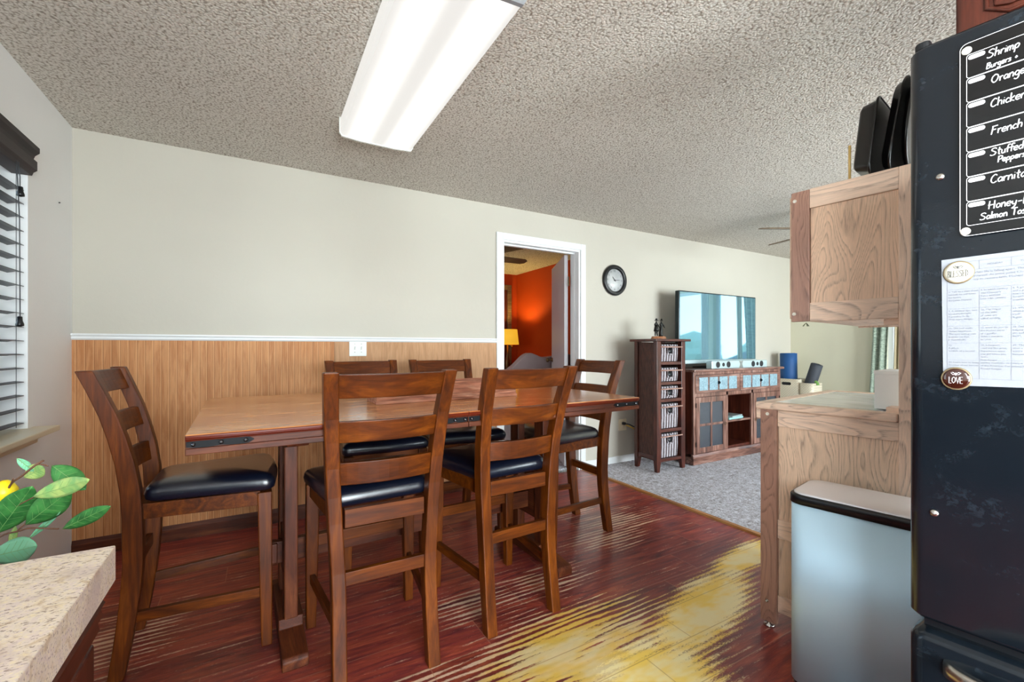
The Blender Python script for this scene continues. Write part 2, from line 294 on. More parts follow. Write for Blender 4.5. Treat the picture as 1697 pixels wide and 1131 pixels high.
# ------------------------------------------------------------ geometry helpers
class MB:
    def __init__(s): s.v = []; s.f = []; s.sm = []
    def add(s, vs, fs, smooth=False):
        o = len(s.v); s.v += [tuple(v) for v in vs]
        for f in fs: s.f.append([i+o for i in f]); s.sm.append(smooth)
        return s
    def box(s, x0, x1, y0, y1, z0, z1):
        return s.add([(x, y, z) for z in (z0, z1) for y in (y0, y1) for x in (x0, x1)], [(0,2,3,1), (4,5,7,6), (0,1,5,4), (2,6,7,3), (0,4,6,2), (1,3,7,5)])
    def loft(s, rings, smooth=True, cap=True, closed=True):
        n = len(rings[0]); vs = [p for r in rings for p in r]; fs = []
        for i in range(len(rings)-1):
            for j in range(n if closed else n-1):
                a, b = i*n+j, i*n+(j+1) % n; fs.append((a, b, b+n, a+n))
        s.add(vs, fs, smooth)
        if cap and closed:
            o = len(s.v)-len(vs)
            s.f.append([o+j for j in range(n)][::-1]); s.sm.append(False)
            s.f.append([o+(len(rings)-1)*n+j for j in range(n)]); s.sm.append(False)
        return s
    def tube(s, pts, r, n=8, smooth=True):
        pts = [Vector(p) for p in pts]; rs = r if isinstance(r, (list, tuple)) else [r]*len(pts); rings = []
        up = None
        for i, p in enumerate(pts):
            d = (pts[min(i+1, len(pts)-1)]-pts[max(i-1, 0)]).normalized()
            if up is None: up = Vector((0, 0, 1)) if abs(d.z) < .9 else Vector((1, 0, 0))
            a = d.cross(up).normalized(); b = a.cross(d).normalized(); up = b
            rings.append([p+(a*math.cos(t)+b*math.sin(t))*rs[i] for t in [2*PI*k/n for k in range(n)]])
        return s.loft(rings, smooth)
    def lathe(s, prof, c=(0,0,0), n=32, axis='z', smooth=True):
        rings = []
        for r, h in prof:
            ring = []
            for k in range(n):
                t = 2*PI*k/n; u, w = r*math.cos(t), r*math.sin(t)
                p = {'z': (u, w, h), 'y': (u, h, w), 'x': (h, u, w)}[axis]
                ring.append((p[0]+c[0], p[1]+c[1], p[2]+c[2]))
            rings.append(ring)
        return s.loft(rings, smooth)
    def prism(s, poly, a0, a1, axis='z'):
        def P(p, h): return {'z': (p[0], p[1], h), 'y': (p[0], h, p[1]), 'x': (h, p[0], p[1])}[axis]
        return s.loft([[P(p, a0) for p in poly], [P(p, a1) for p in poly]], False)
    def quad(s, *p): return s.add(p, [tuple(range(len(p)))])
    def build(s, name, mat, parent=None, bevel=0., seg=2, sub=0, **kw):
        me = bpy.data.meshes.new(name); me.from_pydata(s.v, [], s.f)
        me.polygons.foreach_set('use_smooth', s.sm)
        b = bmesh.new(); b.from_mesh(me); bmesh.ops.recalc_face_normals(b, faces=b.faces); b.to_mesh(me); b.free()
        me.materials.append(mat)
        o = bpy.data.objects.new(name, me); COL.objects.link(o)
        if parent: o.parent = parent
        if bevel:
            md = o.modifiers.new('bevel', 'BEVEL'); md.width = bevel; md.segments = seg; md.limit_method = 'ANGLE'; md.angle_limit = R(35)
        if sub:
            md = o.modifiers.new('sub', 'SUBSURF'); md.levels = md.render_levels = sub
        for k, q in kw.items(): o[k] = q
        return o
def thing(name, label, cat, loc=(0,0,0), rz=0., group=None):
    o = bpy.data.objects.new(name, None); COL.objects.link(o); o.location = loc; o.rotation_euler = (0, 0, R(rz)); o.empty_display_size = .05
    return tag(o, label, cat, group)
def tag(o, label, cat, group=None):
    o['label'] = label; o['category'] = cat
    if group: o['group'] = group
    return o
def struct(o): o['kind'] = 'structure'; return o
def at(o, loc, rz=0.): o.location = loc; o.rotation_euler = (0, 0, R(rz)); return o
def copy_tree(o, parent=None):
    c = o.copy(); COL.objects.link(c)
    if parent: c.parent = parent
    for ch in [q for q in bpy.data.objects if q.parent == o]: copy_tree(ch, c)
    return c
def rrect(x0, x1, y0, y1, r, n=5):
    out = []
    for cx, cy, a in ((x1-r, y1-r, 0), (x0+r, y1-r, 90), (x0+r, y0+r, 180), (x1-r, y0+r, 270)):
        for k in range(n+1):
            t = R(a+90*k/n); out.append((cx+r*math.cos(t), cy+r*math.sin(t)))
    return out
def catmull(p, n=6):
    p = [Vector(q) for q in p]; out = []
    for i in range(len(p)-1):
        a, b, c, d = p[max(i-1, 0)], p[i], p[i+1], p[min(i+2, len(p)-1)]
        for k in range(n):
            t = k/n; out.append(.5*((2*b)+(c-a)*t+(2*a-5*b+4*c-d)*t*t+(3*b-a-3*c+d)*t**3))
    return out+[p[-1]]

# ------------------------------------------------------------ room shell
def wall_with_holes(name, mat, plane, c0, c1, u0, u1, z0, z1, holes):
    """plane 'x': wall between x=c0..c1 running along y; plane 'y' likewise"""
    mb = MB(); us = sorted({u0, u1} | {h[0] for h in holes} | {h[1] for h in holes}); zs = sorted({z0, z1} | {h[2] for h in holes} | {h[3] for h in holes})
    for a, b in zip(us, us[1:]):
        run = None
        for c, d in zip(zs, zs[1:]):
            if any(h[0] <= a and b <= h[1] and h[2] <= c and d <= h[3] for h in holes): continue
            if plane == 'x': mb.box(c0, c1, a, b, c, d)
            else: mb.box(a, b, c0, c1, c, d)
    return struct(mb.build(name, mat))
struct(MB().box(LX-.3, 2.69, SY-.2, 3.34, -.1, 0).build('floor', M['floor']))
cp = MB(); NX, NY = 150, 240
x0, x1, y0, y1 = 2.70, FX, SY, WY
vs = [(x0+(x1-x0)*i/NX, y0+(y1-y0)*j/NY, .006+random.uniform(0, .007)) for j in range(NY+1) for i in range(NX+1)]
cp.add(vs, [(j*(NX+1)+i, j*(NX+1)+i+1, (j+1)*(NX+1)+i+1, (j+1)*(NX+1)+i) for j in range(NY) for i in range(NX)], True)
cpo = struct(cp.build('floor_carpet', M['carpet']))
struct(MB().box(2.69, FX+.2, SY-.2, WY+.01, -.1, -.003).build('floor', M['carpet']))
struct(MB().prism([(2.665, 0), (2.715, 0), (2.705, .012), (2.675, .012)], SY, WY-.0, 'y').build('trim_1', M['threshold']))
struct(MB().box(LX-.3, FX+.3, SY-.3, 3.45, CEIL, CEIL+.1).build('ceiling', M['popcorn']))
DOX0, DOX1, DOZ = 1.81, 2.657, 2.098
wall_with_holes('wall_back', M['cream'], 'y', WY, WY+.12, LX-.15, FX+.15, 0, CEIL, [(DOX0, DOX1, 0, DOZ)])
wall_with_holes('wall_left', M['white_wall'], 'x', LX-.15, LX, SY-.15, WY, 0, CEIL, [(1.35, 2.79, .80, 2.08), (-2.2, -.7, 1.05, 2.15)])  # second opening is added out of view for fill light
FW = [(.55, 1.45, .55, 2.12), (1.62, 2.28, .55, 2.12)]
wall_with_holes('wall_right', M['cream2'], 'x', FX, FX+.15, SY-.15, WY, 0, CEIL, FW)
ADDED_SW = [(3.3, 5.7, .35, 2.1), (-.75, 1.05, .1, 2.1)]  # unseen openings, added and sized to let in fill light
wall_with_holes('wall_front', M['cream'], 'y', SY-.15, SY, LX-.15, FX+.15, 0, CEIL, ADDED_SW)
# windows with frames + glass
WN = [0]
def window(plane, c, h, bars=1):
    WN[0] += 1; a, b, z0, z1 = h; fw = .05; mb = MB(); g = MB()
    segs = [(a, b, z0, z0+fw), (a, b, z1-fw, z1), (a, a+fw, z0+fw, z1-fw), (b-fw, b, z0+fw, z1-fw)]
    for k in range(bars): m_ = a+(b-a)*(k+1)/(bars+1); segs.append((m_-.02, m_+.02, z0+fw, z1-fw))
    for u0, u1, q0, q1 in segs:
        if plane == 'x': mb.box(c-.025, c+.025, u0, u1, q0, q1)
        else: mb.box(u0, u1, c-.025, c+.025, q0, q1)
    o = struct(mb.build('window_%d' % WN[0], M['white'])); 
    if plane == 'x': g.box(c-.003, c+.003, a+fw, b-fw, z0+fw, z1-fw)
    else: g.box(a+fw, b-fw, c-.003, c+.003, z0+fw, z1-fw)
    g.build('pane', M['glass'], o)
    return o
window('x', LX-.12, (1.35, 2.79, .80, 2.08))
window('x', LX-.12, (-2.2, -.7, 1.05, 2.15))  # unseen second left window, added to carry fill light
for h in FW: window('x', FX+.1, h, 0)
for h in ADDED_SW: window('y', SY-.1, h, 2)
def portal(loc, rot, sx, sy):
    l = bpy.data.lights.new('window_daylight', 'AREA'); l.shape = 'RECTANGLE'; l.size = sx; l.size_y = sy; l.cycles.is_portal = True
    o = bpy.data.objects.new('window_daylight', l); COL.objects.link(o); o.location = loc; o.rotation_euler = rot
portal((LX-.16, 2.07, 1.44), (0, R(-90), 0), 1.28, 1.44)
for a, b, c, d in FW: portal((FX+.16, (a+b)/2, (c+d)/2), (0, R(90), 0), d-c, b-a)
# wainscot, chair rail, baseboards
struct(MB().box(LX, .46, WY-.008, WY, .09, 1.212).build('trim_2', M['bead']))
struct(MB().box(.462, 1.752, WY-.008, WY, .09, 1.212).build('trim_3', M['bead2']))
struct(MB().prism([(WY, 1.208), (WY-.012, 1.208), (WY-.02, 1.216), (WY-.018, 1.228), (WY-.026, 1.236), (WY-.026, 1.244), (WY, 1.244)], LX, 1.752, 'x').build('trim_4', M['white']))
struct(MB().prism([(WY, 0), (WY-.018, 0), (WY-.018, .07), (WY-.012, .085), (WY-.008, .095), (WY, .095)], LX, 1.752, 'x').build('baseboard_back', M['dark_x']))
struct(MB().box(2.715, FX, WY-.012, WY, 0, .075).build('baseboard_back', M['white']))
struct(MB().box(FX-.012, FX, SY, WY, 0, .075).build('baseboard_right', M['white']))
# door casing + jamb
cs = MB(); W0, W1, ZT = 1.752, 2.715, 2.156
for a, b, c, d in ((W0, DOX0, 0, ZT), (DOX1, W1, 0, ZT), (DOX0, DOX1, DOZ, ZT)): cs.box(a, b, WY-.018, WY, c, d)
struct(cs.build('trim_5', M['white'], bevel=.004))
jb = MB().box(DOX0, DOX0+.018, WY-.005, WY+.125, 0, DOZ).box(DOX1-.018, DOX1, WY-.005, WY+.125, 0, DOZ).box(DOX0+.018, DOX1-.018, WY-.005, WY+.125, DOZ-.018, DOZ)
jb.box(DOX0+.018, DOX0+.03, WY+.05, WY+.085, 0, DOZ-.018).box(DOX1-.03, DOX1-.018, WY+.05, WY+.085, 0, DOZ-.018).box(DOX0+.03, DOX1-.03, WY+.05, WY+.085, DOZ-.03, DOZ-.018)
struct(jb.build('trim_6', M['white']))
# opened door leaf
dr = struct(MB().box(0, .79, -.035, 0, .01, DOZ-.022).build('door_1', M['door'], bevel=.002)); at(dr, (2.583, 3.478, 0), 64)
kn = MB().lathe([(.026, 0), (.026, .006), (.012, .01), (.011, .035), (.022, .045), (.027, .058), (.02, .07), (.0, .072)], (.73, 0, 1.03), 20, 'y')
kn.lathe([(.026, -.035), (.026, -.041), (.012, -.045), (.011, -.07), (.022, -.08), (.027, -.093), (.02, -.105), (.0, -.107)], (.73, 0, 1.03), 20, 'y'); kn.build('knob', M['brass'], dr)
hg = MB().box(-.012, .04, -.04, -.035, 1.77, 1.86).box(-.03, -.012, -.042, -.036, 1.77, 1.86); hg.tube([(-.012, -.04, 1.77), (-.012, -.04, 1.86)], .006)
hg.build('hinge', M['brass'], dr)
# bedroom beyond the door
struct(MB().box(.3, 3.9, 3.45, 6.5, -.1, 0).build('floor', M['carpet']))
struct(MB().box(.3, 3.9, 3.45, 6.5, CEIL-.005, CEIL+.1).build('ceiling_bedroom', M['popcorn']))
struct(MB().box(.3, 3.9, 6.3, 6.42, 0, CEIL-.005).build('wall_bedroom_back', M['red']))
struct(MB().box(3.7, 3.82, 3.45, 6.3, 0, CEIL-.005).build('wall_bedroom_right', M['red']))
struct(MB().box(.3, .42, 3.45, 6.3, 0, CEIL-.005).build('wall_bedroom_left', M['red']))
struct(MB().box(.42, DOX0, 3.45, 3.46, 0, CEIL-.005).box(DOX1, 3.7, 3.45, 3.46, 0, CEIL-.005).box(DOX0, DOX1, 3.45, 3.46, DOZ, CEIL-.005).build('wall_bedroom_front', M['red']))

# ------------------------------------------------------------ left window: sill, blind
struct(MB().prism([(LX-.12, 1.352), (LX, 1.352), (LX, 1.2), (LX+.09, 1.2), (LX+.09, 2.845), (LX, 2.845), (LX, 2.788), (LX-.12, 2.788)], .778, .803).build('trim_7', M['sill'], bevel=.004))
struct(MB().box(LX, LX+.03, 1.25, 2.80, .735, .775).build('trim_8', M['sill'], bevel=.004))
bl = thing('window_blind', 'dark horizontal slat blind hanging in the white window recess above the sill', 'blind', (LX-.03, 2.07, .80))
MB().prism([(-.02, 1.135), (.045, 1.135), (.05, 1.15), (.062, 1.16), (.062, 1.2), (.05, 1.21), (.055, 1.225), (.07, 1.24), (.07, 1.262), (-.02, 1.262)], -.70, .715, 'y').build('valance', M['valance'], bl)
ns = 18
for k in range(ns):
    z = .03+k*.0605; t = R(-6)
    ring = lambda y: [(-.026+.0, y, z-.004), (.0, y, z+.003), (.026, y, z-.001), (.026, y, z+.0015), (0, y, z+.006), (-.026, y, z-.001)]
    MB().loft([ring(-.70), ring(.695)], False).build('slat', M['slat'], bl)
cd = MB()
for y in (.62, .2, -.3, -.6):
    cd.tube([(.027, y, .02), (.027, y, 1.13)], .0012, 5); cd.tube([(-.027, y, .02), (-.027, y, 1.13)], .0012, 5)
cd.build('ladder_cord', M['cord'], bl)
pc = MB().tube([(.055, .555, 1.14), (.06, .555, 1.08), (.06, .555, 1.03)], .0018, 6).tube([(.055, .54, 1.14), (.062, .545, .9), (.062, .55, .485)], .0018, 6)
pc.build('pull_cord', M['cord'], bl)
for y, z in ((.555, 1.02), (.55, .475)):
    MB().lathe([(.004, .02), (.008, .018), (.009, 0), (.013, -.012), (.013, -.02), (.003, -.024)], (.061, y, z), 14).build('tassel', M['black'], bl)
tag(MB().lathe([(.0, 0), (.003, .001), (.003, .006), (0, .008)], (LX, 3.137, 1.914), 8, 'x').build('wall_nail', M['cord']), 'tiny nail in the white wall between the window and the corner', 'nail')

# ------------------------------------------------------------ ceiling lights
def ceiling_light(loc, label, group=None):
    t = thing('ceiling_light', label, 'light', loc)
    L, w = .61, .195
    def sec(y): return [(-w, y, -.012), (-w, y, -.075), (-w+.010, y, -.093), (-w*.5, y, -.099), (0, y, -.1), (w*.5, y, -.099), (w-.010, y, -.093), (w, y, -.075), (w, y, -.012)]
    MB().loft([sec(-L), sec(-L*.5), sec(0), sec(L*.5), sec(L)], False).build('diffuser', M['diffuser'], t)
    MB().box(-w+.01, w-.01, -L+.01, L-.01, -.012, 0).build('housing', M['fixture'], t)
    for q in (-1, 1):
        e = MB(); ys = sorted((q*(L+.001), q*(L+.016)))
        pr = [(-w-.004, 0), (-w-.004, -.078), (-w+.008, -.097), (-w*.5, -.104), (w*.5, -.104), (w-.008, -.097), (w+.004, -.078), (w+.004, 0)]
        e.prism(pr, ys[0], ys[1], 'y').build('end_cap', M['fixture'] if q < 0 else M['plastic_white'], t)
    return t
ceiling_light((.565, 1.86, CEIL), 'long white fluorescent ceiling light above the dining table')
ceiling_light((.3, -1.2, CEIL), 'added fluorescent ceiling light, out of view behind the viewpoint, as fill')  # unseen fixture added to brighten the room

# ------------------------------------------------------------ dining chairs
def ring_box(cx, cy, z, w, d): return [(cx-w/2, cy-d/2, z), (cx+w/2, cy-d/2, z), (cx+w/2, cy+d/2, z), (cx-w/2, cy+d/2, z)]
def post_y(z):
    T = [(0, -.238), (.1, -.222), (.2, -.208), (.3, -.197), (.4, -.19), (.57, -.190), (.66, -.195), (.76, -.208), (.85, -.228), (.93, -.25), (1.02, -.283), (1.095, -.313)]
    for (a, b), (c, d) in zip(T, T[1:]):
        if z <= c: return b+(d-b)*(z-a)/(c-a)
    return T[-1][1]
def post_x(z): return .159 + (.038*max(0, (z-.35))/.7 if z > .35 else 0.003*(.35-z)/.35)
def make_chair(label):
    t = thing('dining_chair', label, 'chair', group=None)
    zs = [0, .1, .2, .3, .4, .5, .57, .66, .76, .85, .93, 1.02, 1.085]
    for s in (-1, 1):
        rings = [ring_box(s*post_x(z), post_y(z), z, .046, .046+.012*math.sin(PI*min(1, z/1.0))) for z in zs]
        MB().loft(rings, False).build('rear_post', M['chair_z'], t, bevel=.004)
        MB().loft([ring_box(s*.206, .222, 0, .036, .036), ring_box(s*.203, .218, .3, .046, .045), ring_box(s*.2, .215, .6, .052, .05)], False).build('leg', M['chair_z'], t, bevel=.004)
    for z0, z1 in ((.998, 1.078), (.846, .920), (.697, .776)):
        mb = MB(); rings = []
        for k in range(11):
            u = -1+2*k/10; zm = (z0+z1)/2; hx = post_x(zm)-.01
            x = u*hx; bow = -.028*(1-u*u); th = .011
            def pt(z, o): return (x, post_y(z)+bow+o, z)
            rings.append([pt(z0, -th), pt(z1, -th), pt(z1, th), pt(z0, th)])
        mb.loft(rings, False).build('back_rail', M['chair_x'], t, bevel=.003)
    fr = MB().box(-.14, .14, -.205, -.18, .546, .608).box(-.18, .18, .2, .225, .55, .605)
    for s in (-1, 1):
        fr.loft([[(s*.172, -.18, .55), (s*.15, -.18, .55), (s*.15, -.18, .605), (s*.172, -.18, .605)], [(s*.215, .2, .55), (s*.193, .2, .55), (s*.193, .2, .605), (s*.215, .2, .605)]], False)
    fr.build('seat_frame', M['chair_x'], t, bevel=.002)
    # cushion
    def outline(ins):
        w0, w1, yb, yf, r = .176-ins, .238-ins, -.165+ins, .252-ins, max(.045-ins*.5, .01)
        c = [(-w0, yb), (w0, yb), (w1, yf), (-w1, yf)]; out = []
        for i in range(4):
            p, q, nx = Vector(c[i-1]), Vector(c[i]), Vector(c[(i+1) % 4]); a = q+(p-q).normalized()*r; b = q+(nx-q).normalized()*r
            for k in range(7):
                u = k/6; v = a*(1-u)**2+q*2*u*(1-u)+b*u*u; out.append(v)
            bow = .012 if i == 2 else 0
            e = q+(nx-q).normalized()*r; f = nx-(nx-q).normalized()*r
            for k in range(1, 4): out.append(e+(f-e)*k/4+Vector((0, bow*math.sin(PI*k/4))))
        return out
    rings = []
    for z, ins in ((.604, .012), (.612, .002), (.63, -.002), (.648, .002), (.66, .012), (.668, .03), (.674, .06), (.677, .1), (.679, .14)):
        rings.append([(p.x, p.y, z+.004*math.sin(5*p.x)) for p in outline(ins)])
    MB().loft(rings, True).build('seat_cushion', M['leather'], t)
    for k, (y, z) in enumerate(((-.197, .372), (.219, .36))):
        hw = post_x(.37) if k == 0 else .2
        MB().box(-hw+.01, hw-.01, y-.011, y+.011, z-.023, z+.023).build('stretcher', M['chair_x'], t, bevel=.002)
    for s in (-1, 1):
        MB().loft([[(s*.159-.01, -.2, .185), (s*.159+.01, -.2, .185), (s*.159+.01, -.2, .222), (s*.159-.01, -.2, .222)], [(s*.204-.01, .215, .19), (s*.204+.01, .215, .19), (s*.204+.01, .215, .227), (s*.204-.01, .215, .227)]], False).build('stretcher', M['chair_y'], t, bevel=.002)
    return t
chairs = [('wooden ladder back chair at the left end of the table, beside the window wall', (-.197, 2.19), -90),
          ('wooden ladder back chair nearest the viewer, left one of the two on the near side', (.392, 1.79), 0),
          ('wooden ladder back chair on the near side of the table, right one of the two', (.962, 1.835), 2.5),
          ('wooden ladder back chair alone at the right end of the table, near the carpet', (1.69, 2.295), 90),
          ('wooden chair on the far side of the table, directly below the light switch', (.585, 2.62), 183),
          ('wooden chair on the far side of the table, nearer the doorway', (1.095, 2.62), 179)]
c0 = None
for lab, (x, y), rz in chairs:
    if c0 is None: c = c0 = make_chair(lab)
    else: c = copy_tree(c0); c['label'] = lab
    at(c, (x, y, 0), rz); c['group'] = 'counter height chairs around the dining table'

# ------------------------------------------------------------ dining table
tb = thing('dining_table', 'counter height brown trestle dining table with black iron straps on its edge', 'table', (.722, 2.12, 0), 2.0)
HL, HW = .925, .54
def slab(x0, x1, name, mt):
    pr = [(-HW, .914), (-HW-.004, .908), (-HW-.002, .899), (-HW+.004, .896), (-HW+.004, .893), (HW-.004, .893), (HW-.004, .896), (HW+.002, .899), (HW+.004, .908), (HW, .914)]
    MB().prism(pr, x0, x1, 'x').build(name, mt, tb, bevel=.0015)
SM = -.03
slab(-HL, SM-.0008, 'tabletop', M['top']); slab(SM+.0008, HL, 'tabletop', M['top'])
def apron(x0, x1, ends):
    for s in (-1, 1):
        a = MB(); ys = sorted((s*(HW-.008), s*(HW-.03))); a.box(x0, x1, ys[0], ys[1], .856, .893)
        ys = sorted((s*(HW+.001), s*(HW-.03))); a.box(x0, x1, ys[0], ys[1], .854, .873)
        a.build('apron', M['dark_x'], tb, bevel=.002)
    if ends:
        a = MB(); q = ends; xs = sorted((q*(HL-.008), q*(HL-.03))); a.box(xs[0], xs[1], -HW+.03, HW-.03, .856, .893)
        xs = sorted((q*(HL), q*(HL-.03))); a.box(xs[0], xs[1], -HW+.03, HW-.03, .854, .873)
        a.build('apron', M['dark_y'], tb, bevel=.002)
apron(-HL, SM-.0015, -1); apron(SM+.0015, HL, 1)
def strap(x0, x1, s):
    y = s*(HW-.008); L = x1-x0; up = []; n = 24; sgn = 1
    for k in range(n+1):
        u = k/n; h = .0075+.0035*abs(math.sin(PI*u*2.0))
        if u > .93: h *= (1-u)/.07*.9+.1
        up.append((x0+L*u, h))
    poly = [(x, .884+h) for x, h in up]+[(x, .884-h) for x, h in reversed(up)]
    ys = sorted((y, y+s*.003)); o = MB().prism(poly, ys[0], ys[1], 'y').build('iron_strap', M['iron'], tb)
    for u in (.1, .5, .87):
        MB().lathe([(.0065, 0), (.006, s*.003), (.003, s*.006), (0, s*.007)], (x0+L*u, y+s*.003, .884), 12, 'y').build('nail_head', M['nail'], o)
for s in (-1, 1):
    strap(-HL+.002, -HL+.17, s); strap(HL-.002, HL-.17, s); strap(SM-.004, SM-.11, s); strap(SM+.004, SM+.11, s)
for s in (-1, 1):
    px_ = s*.62
    ft = MB().prism([(-.33, 0), (-.33, .032), (-.32, .044), (-.165, .064), (-.160, .10), (.160, .10), (.165, .064), (.32, .044), (.33, .03), (.33, 0), (.22, 0), (.2, .012), (-.2, .012), (-.22, 0)], px_-.044, px_+.044, 'x')
    ft.build('foot', M['dark_y'], tb, bevel=.004)
    for q in (-1, 1): MB().box(px_-.024, px_+.024, q*.125-.042, q*.125+.042, .098, .83).build('post', M['dark_z'], tb, bevel=.004)
    MB().prism([(-.42, .856), (.42, .856), (.4, .82), (.25, .79), (-.25, .79), (-.4, .82)], px_-.035, px_+.035, 'x').build('top_brace', M['dark_y'], tb, bevel=.003)
    MB().box(px_-.02, px_+.02, -.083, .083, .22, .4).build('cross_block', M['dark_y'], tb, bevel=.003)
    MB().box(px_+s*.05-.012, px_+s*.05+.012, -.03, .03, .27, .35).build('tusk_key', M['dark_z'], tb, bevel=.004)
MB().box(-.69, .69, -.016, .016, .262, .352).build('stretcher_beam', M['dark_x'], tb, bevel=.003)
pb = thing('planter_box', 'long low weathered wood box on the dining table behind the near chairs', 'box', (.80, 2.06, .9145), 2)
W = MB(); bx, by, bh = .36, .085, .088
W.box(-bx, bx, -by, -by+.014, 0, bh).box(-bx, bx, by-.014, by, 0, bh).box(-bx, -bx+.014, -by+.014, by-.014, 0, bh*.9).box(bx-.014, bx, -by+.014, by-.014, 0, bh*.9).box(-bx+.014, bx-.014, -by+.014, by-.014, 0, .012)
W.build('box_body', M['wicker_box'], pb, bevel=.002)
MB().box(-bx-.004, bx+.004, -by-.005, -by, 0, .012).build('base_lip', M['wicker_box'], pb, bevel=.001)

# ------------------------------------------------------------ wall plate, clock, outlet
sw = thing('light_switch', 'white double toggle switch plate on the wood wainscot', 'switch', (.618, WY-.008, 1.163))
MB().prism(rrect(-.06, .06, -.058, .058, .005), -.006, 0, 'y').build('plate', M['plastic_white'], sw, bevel=.002)
for x in (-.023, .023):
    MB().prism([(-.006, 0), (.006, 0), (.004, 0)], 0, 0, 'y') ; MB().loft([ring_box(x, -.006, -.012, .009, .002), ring_box(x, -.012, .006, .008, .008), ring_box(x, -.018, .012, .007, .004)], False).build('toggle', M['plastic_white'], sw)
sc = MB()
for x in (-.023, .023):
    for z in (-.03, .03): sc.lathe([(.003, -.006), (.003, -.0075), (0, -.008)], (x, 0, z), 8, 'y')
sc.build('screw', M['chrome'], sw)
ck = thing('wall_clock', 'round black framed wall clock between the doorway and the television', 'clock', (3.09, WY, 1.845))
MB().lathe([(.118, -.002), (.152, -.002), (.156, -.012), (.15, -.026), (.14, -.03), (.134, -.027), (.128, -.032), (.118, -.028), (.112, -.014), (.112, -.004)], (0,0,0), 56, 'y').build('frame', M['clock_black'], ck)
MB().lathe([(0, -.004), (.113, -.004), (.113, -.010), (0, -.010)], (0,0,0), 48, 'y').build('dial', M['clock_face'], ck)
def text_mesh(txt, size, align='CENTER'):
    cu = bpy.data.curves.new('t', 'FONT'); cu.body = txt; cu.size = size; cu.align_x = align; cu.align_y = 'CENTER' if align == 'CENTER' else 'TOP'; cu.resolution_u = 2; cu.extrude = 0.0002
    o = bpy.data.objects.new('t', cu); COL.objects.link(o); bpy.context.view_layer.update()
    me = bpy.data.meshes.new_from_object(o.evaluated_get(bpy.context.evaluated_depsgraph_get())); bpy.data.objects.remove(o)
    vs = [(v.co.x, v.co.y, v.co.z) for v in me.vertices]; fs = [tuple(p.vertices) for p in me.polygons]; bpy.data.meshes.remove(me); return vs, fs
def put_text(mb, txt, x, z, size, y=-.0105, align='CENTER'):
    vs, fs = text_mesh(txt, size, align); mb.add([(x+v[0], y-v[2], z+v[1]) for v in vs], fs)
nm = MB()
for k in range(1, 13): a = R(90-30*k); put_text(nm, str(k), .092*math.cos(a), .092*math.sin(a), .026)
nm.build('numerals', M['clock_ink'], ck)
def hand(a, L, w, y):
    d = Vector((math.cos(a), 0, math.sin(a))); n = Vector((-math.sin(a), 0, math.cos(a))); Y = Vector((0, y, 0)); Z = Vector((0, y-.0012, 0)); q = [(-d*.015+n*w), (d*L*.7+n*w*.8), (d*L), (d*L*.7-n*w*.8), (-d*.015-n*w)]
    return MB().loft([[p+Y for p in q], [p+Z for p in q]], False)
hand(R(132), .05, .004, -.0125).build('hour_hand', M['clock_ink'], ck); hand(R(4), .078, .0028, -.0142).build('minute_hand', M['clock_ink'], ck)
MB().lathe([(.006, -.010), (.006, -.017), (0, -.018)], (0,0,0), 12, 'y').build('hub', M['clock_ink'], ck)
ot = thing('wall_outlet', 'beige wall outlet low on the wall beside the basket tower', 'outlet', (3.205, WY, .385))
MB().prism(rrect(-.055, .05, -.058, .058, .005), -.006, 0, 'y').build('plate', M['sill'], ot, bevel=.002)
for z in (-.02, .02): MB().lathe([(.017, -.006), (.017, -.008), (0, -.0085)], (-.0, 0, z), 16, 'y').build('socket', M['sill'], ot)
cb = thing('power_cord', 'black plug with black and yellow cables running from the outlet behind the tower', 'cord', (3.2, WY-.009, .40))
MB().box(-.014, .014, -.035, 0, -.012, .014).build('plug', M['black'], cb, bevel=.004)
MB().tube(catmull([(0, -.03, 0), (.03, -.06, -.005), (.08, -.07, -.03), (.16, -.06, -.06), (.25, -.05, -.15)]), .006).build('black_cable', M['black'], cb)
MB().tube(catmull([(0.01, -.036, -.012), (.04, -.07, -.03), (.1, -.075, -.06), (.2, -.06, -.12), (.28, -.05, -.2)]), .006).build('yellow_cable', M['yellow_cable'], cb)

# ------------------------------------------------------------ basket tower
tw = thing('basket_tower', 'narrow dark wood tower with five woven basket drawers on the carpet', 'storage tower', (3.368, 2.995, 0.012))
hx, hy = .193, .142
MB().box(-hx-.045, hx+.045, -hy-.03, hy+.02, 1.215, 1.238).build('top_board', M['cherry_x'], tw, bevel=.004)
for sx in (-1, 1):
    for sy in (-1, 1):
        MB().loft([ring_box(sx*(hx-.02), sy*(hy-.018), 0, .036, .034), ring_box(sx*(hx-.026), sy*(hy-.022), .09, .054, .044), ring_box(sx*(hx-.026), sy*(hy-.022), 1.215, .054, .044)], False).build('leg', M['cherry_z'], tw, bevel=.003)
for sx in (-1, 1):
    xs = sorted((sx*(hx-.012), sx*(hx-.02))); MB().box(xs[0], xs[1], -hy+.044, hy-.044, .14, 1.205).build('side_panel', M['grass'], tw)
    xs = sorted((sx*(hx-.006), sx*(hx-.03))); MB().prism([(-hy+.044, .1), (-hy+.044, .15), (hy-.044, .15), (hy-.044, .1), (.05, .118), (-.05, .118)], xs[0], xs[1], 'x').build('side_rail', M['cherry_y'], tw)
opens = [(1.03, 1.205), (.842, .985), (.682, .81), (.400, .642), (.126, .365)]
MB().box(-hx+.05, hx-.05, hy-.03, hy-.024, .1, 1.21).build('back_panel', M['cherry_z'], tw)
for (z0, z1) in opens:
    MB().box(-hx+.05, hx-.05, -hy+.002, hy-.03, z0-.034, z0-.006).build('shelf', M['cherry_x'], tw, bevel=.002)
    MB().tube([(-hx+.045, -hy-.002, z1-.042), (hx-.045, -hy-.002, z1-.042)], .0065).build('rail_dowel', M['dowel_rail'], tw)
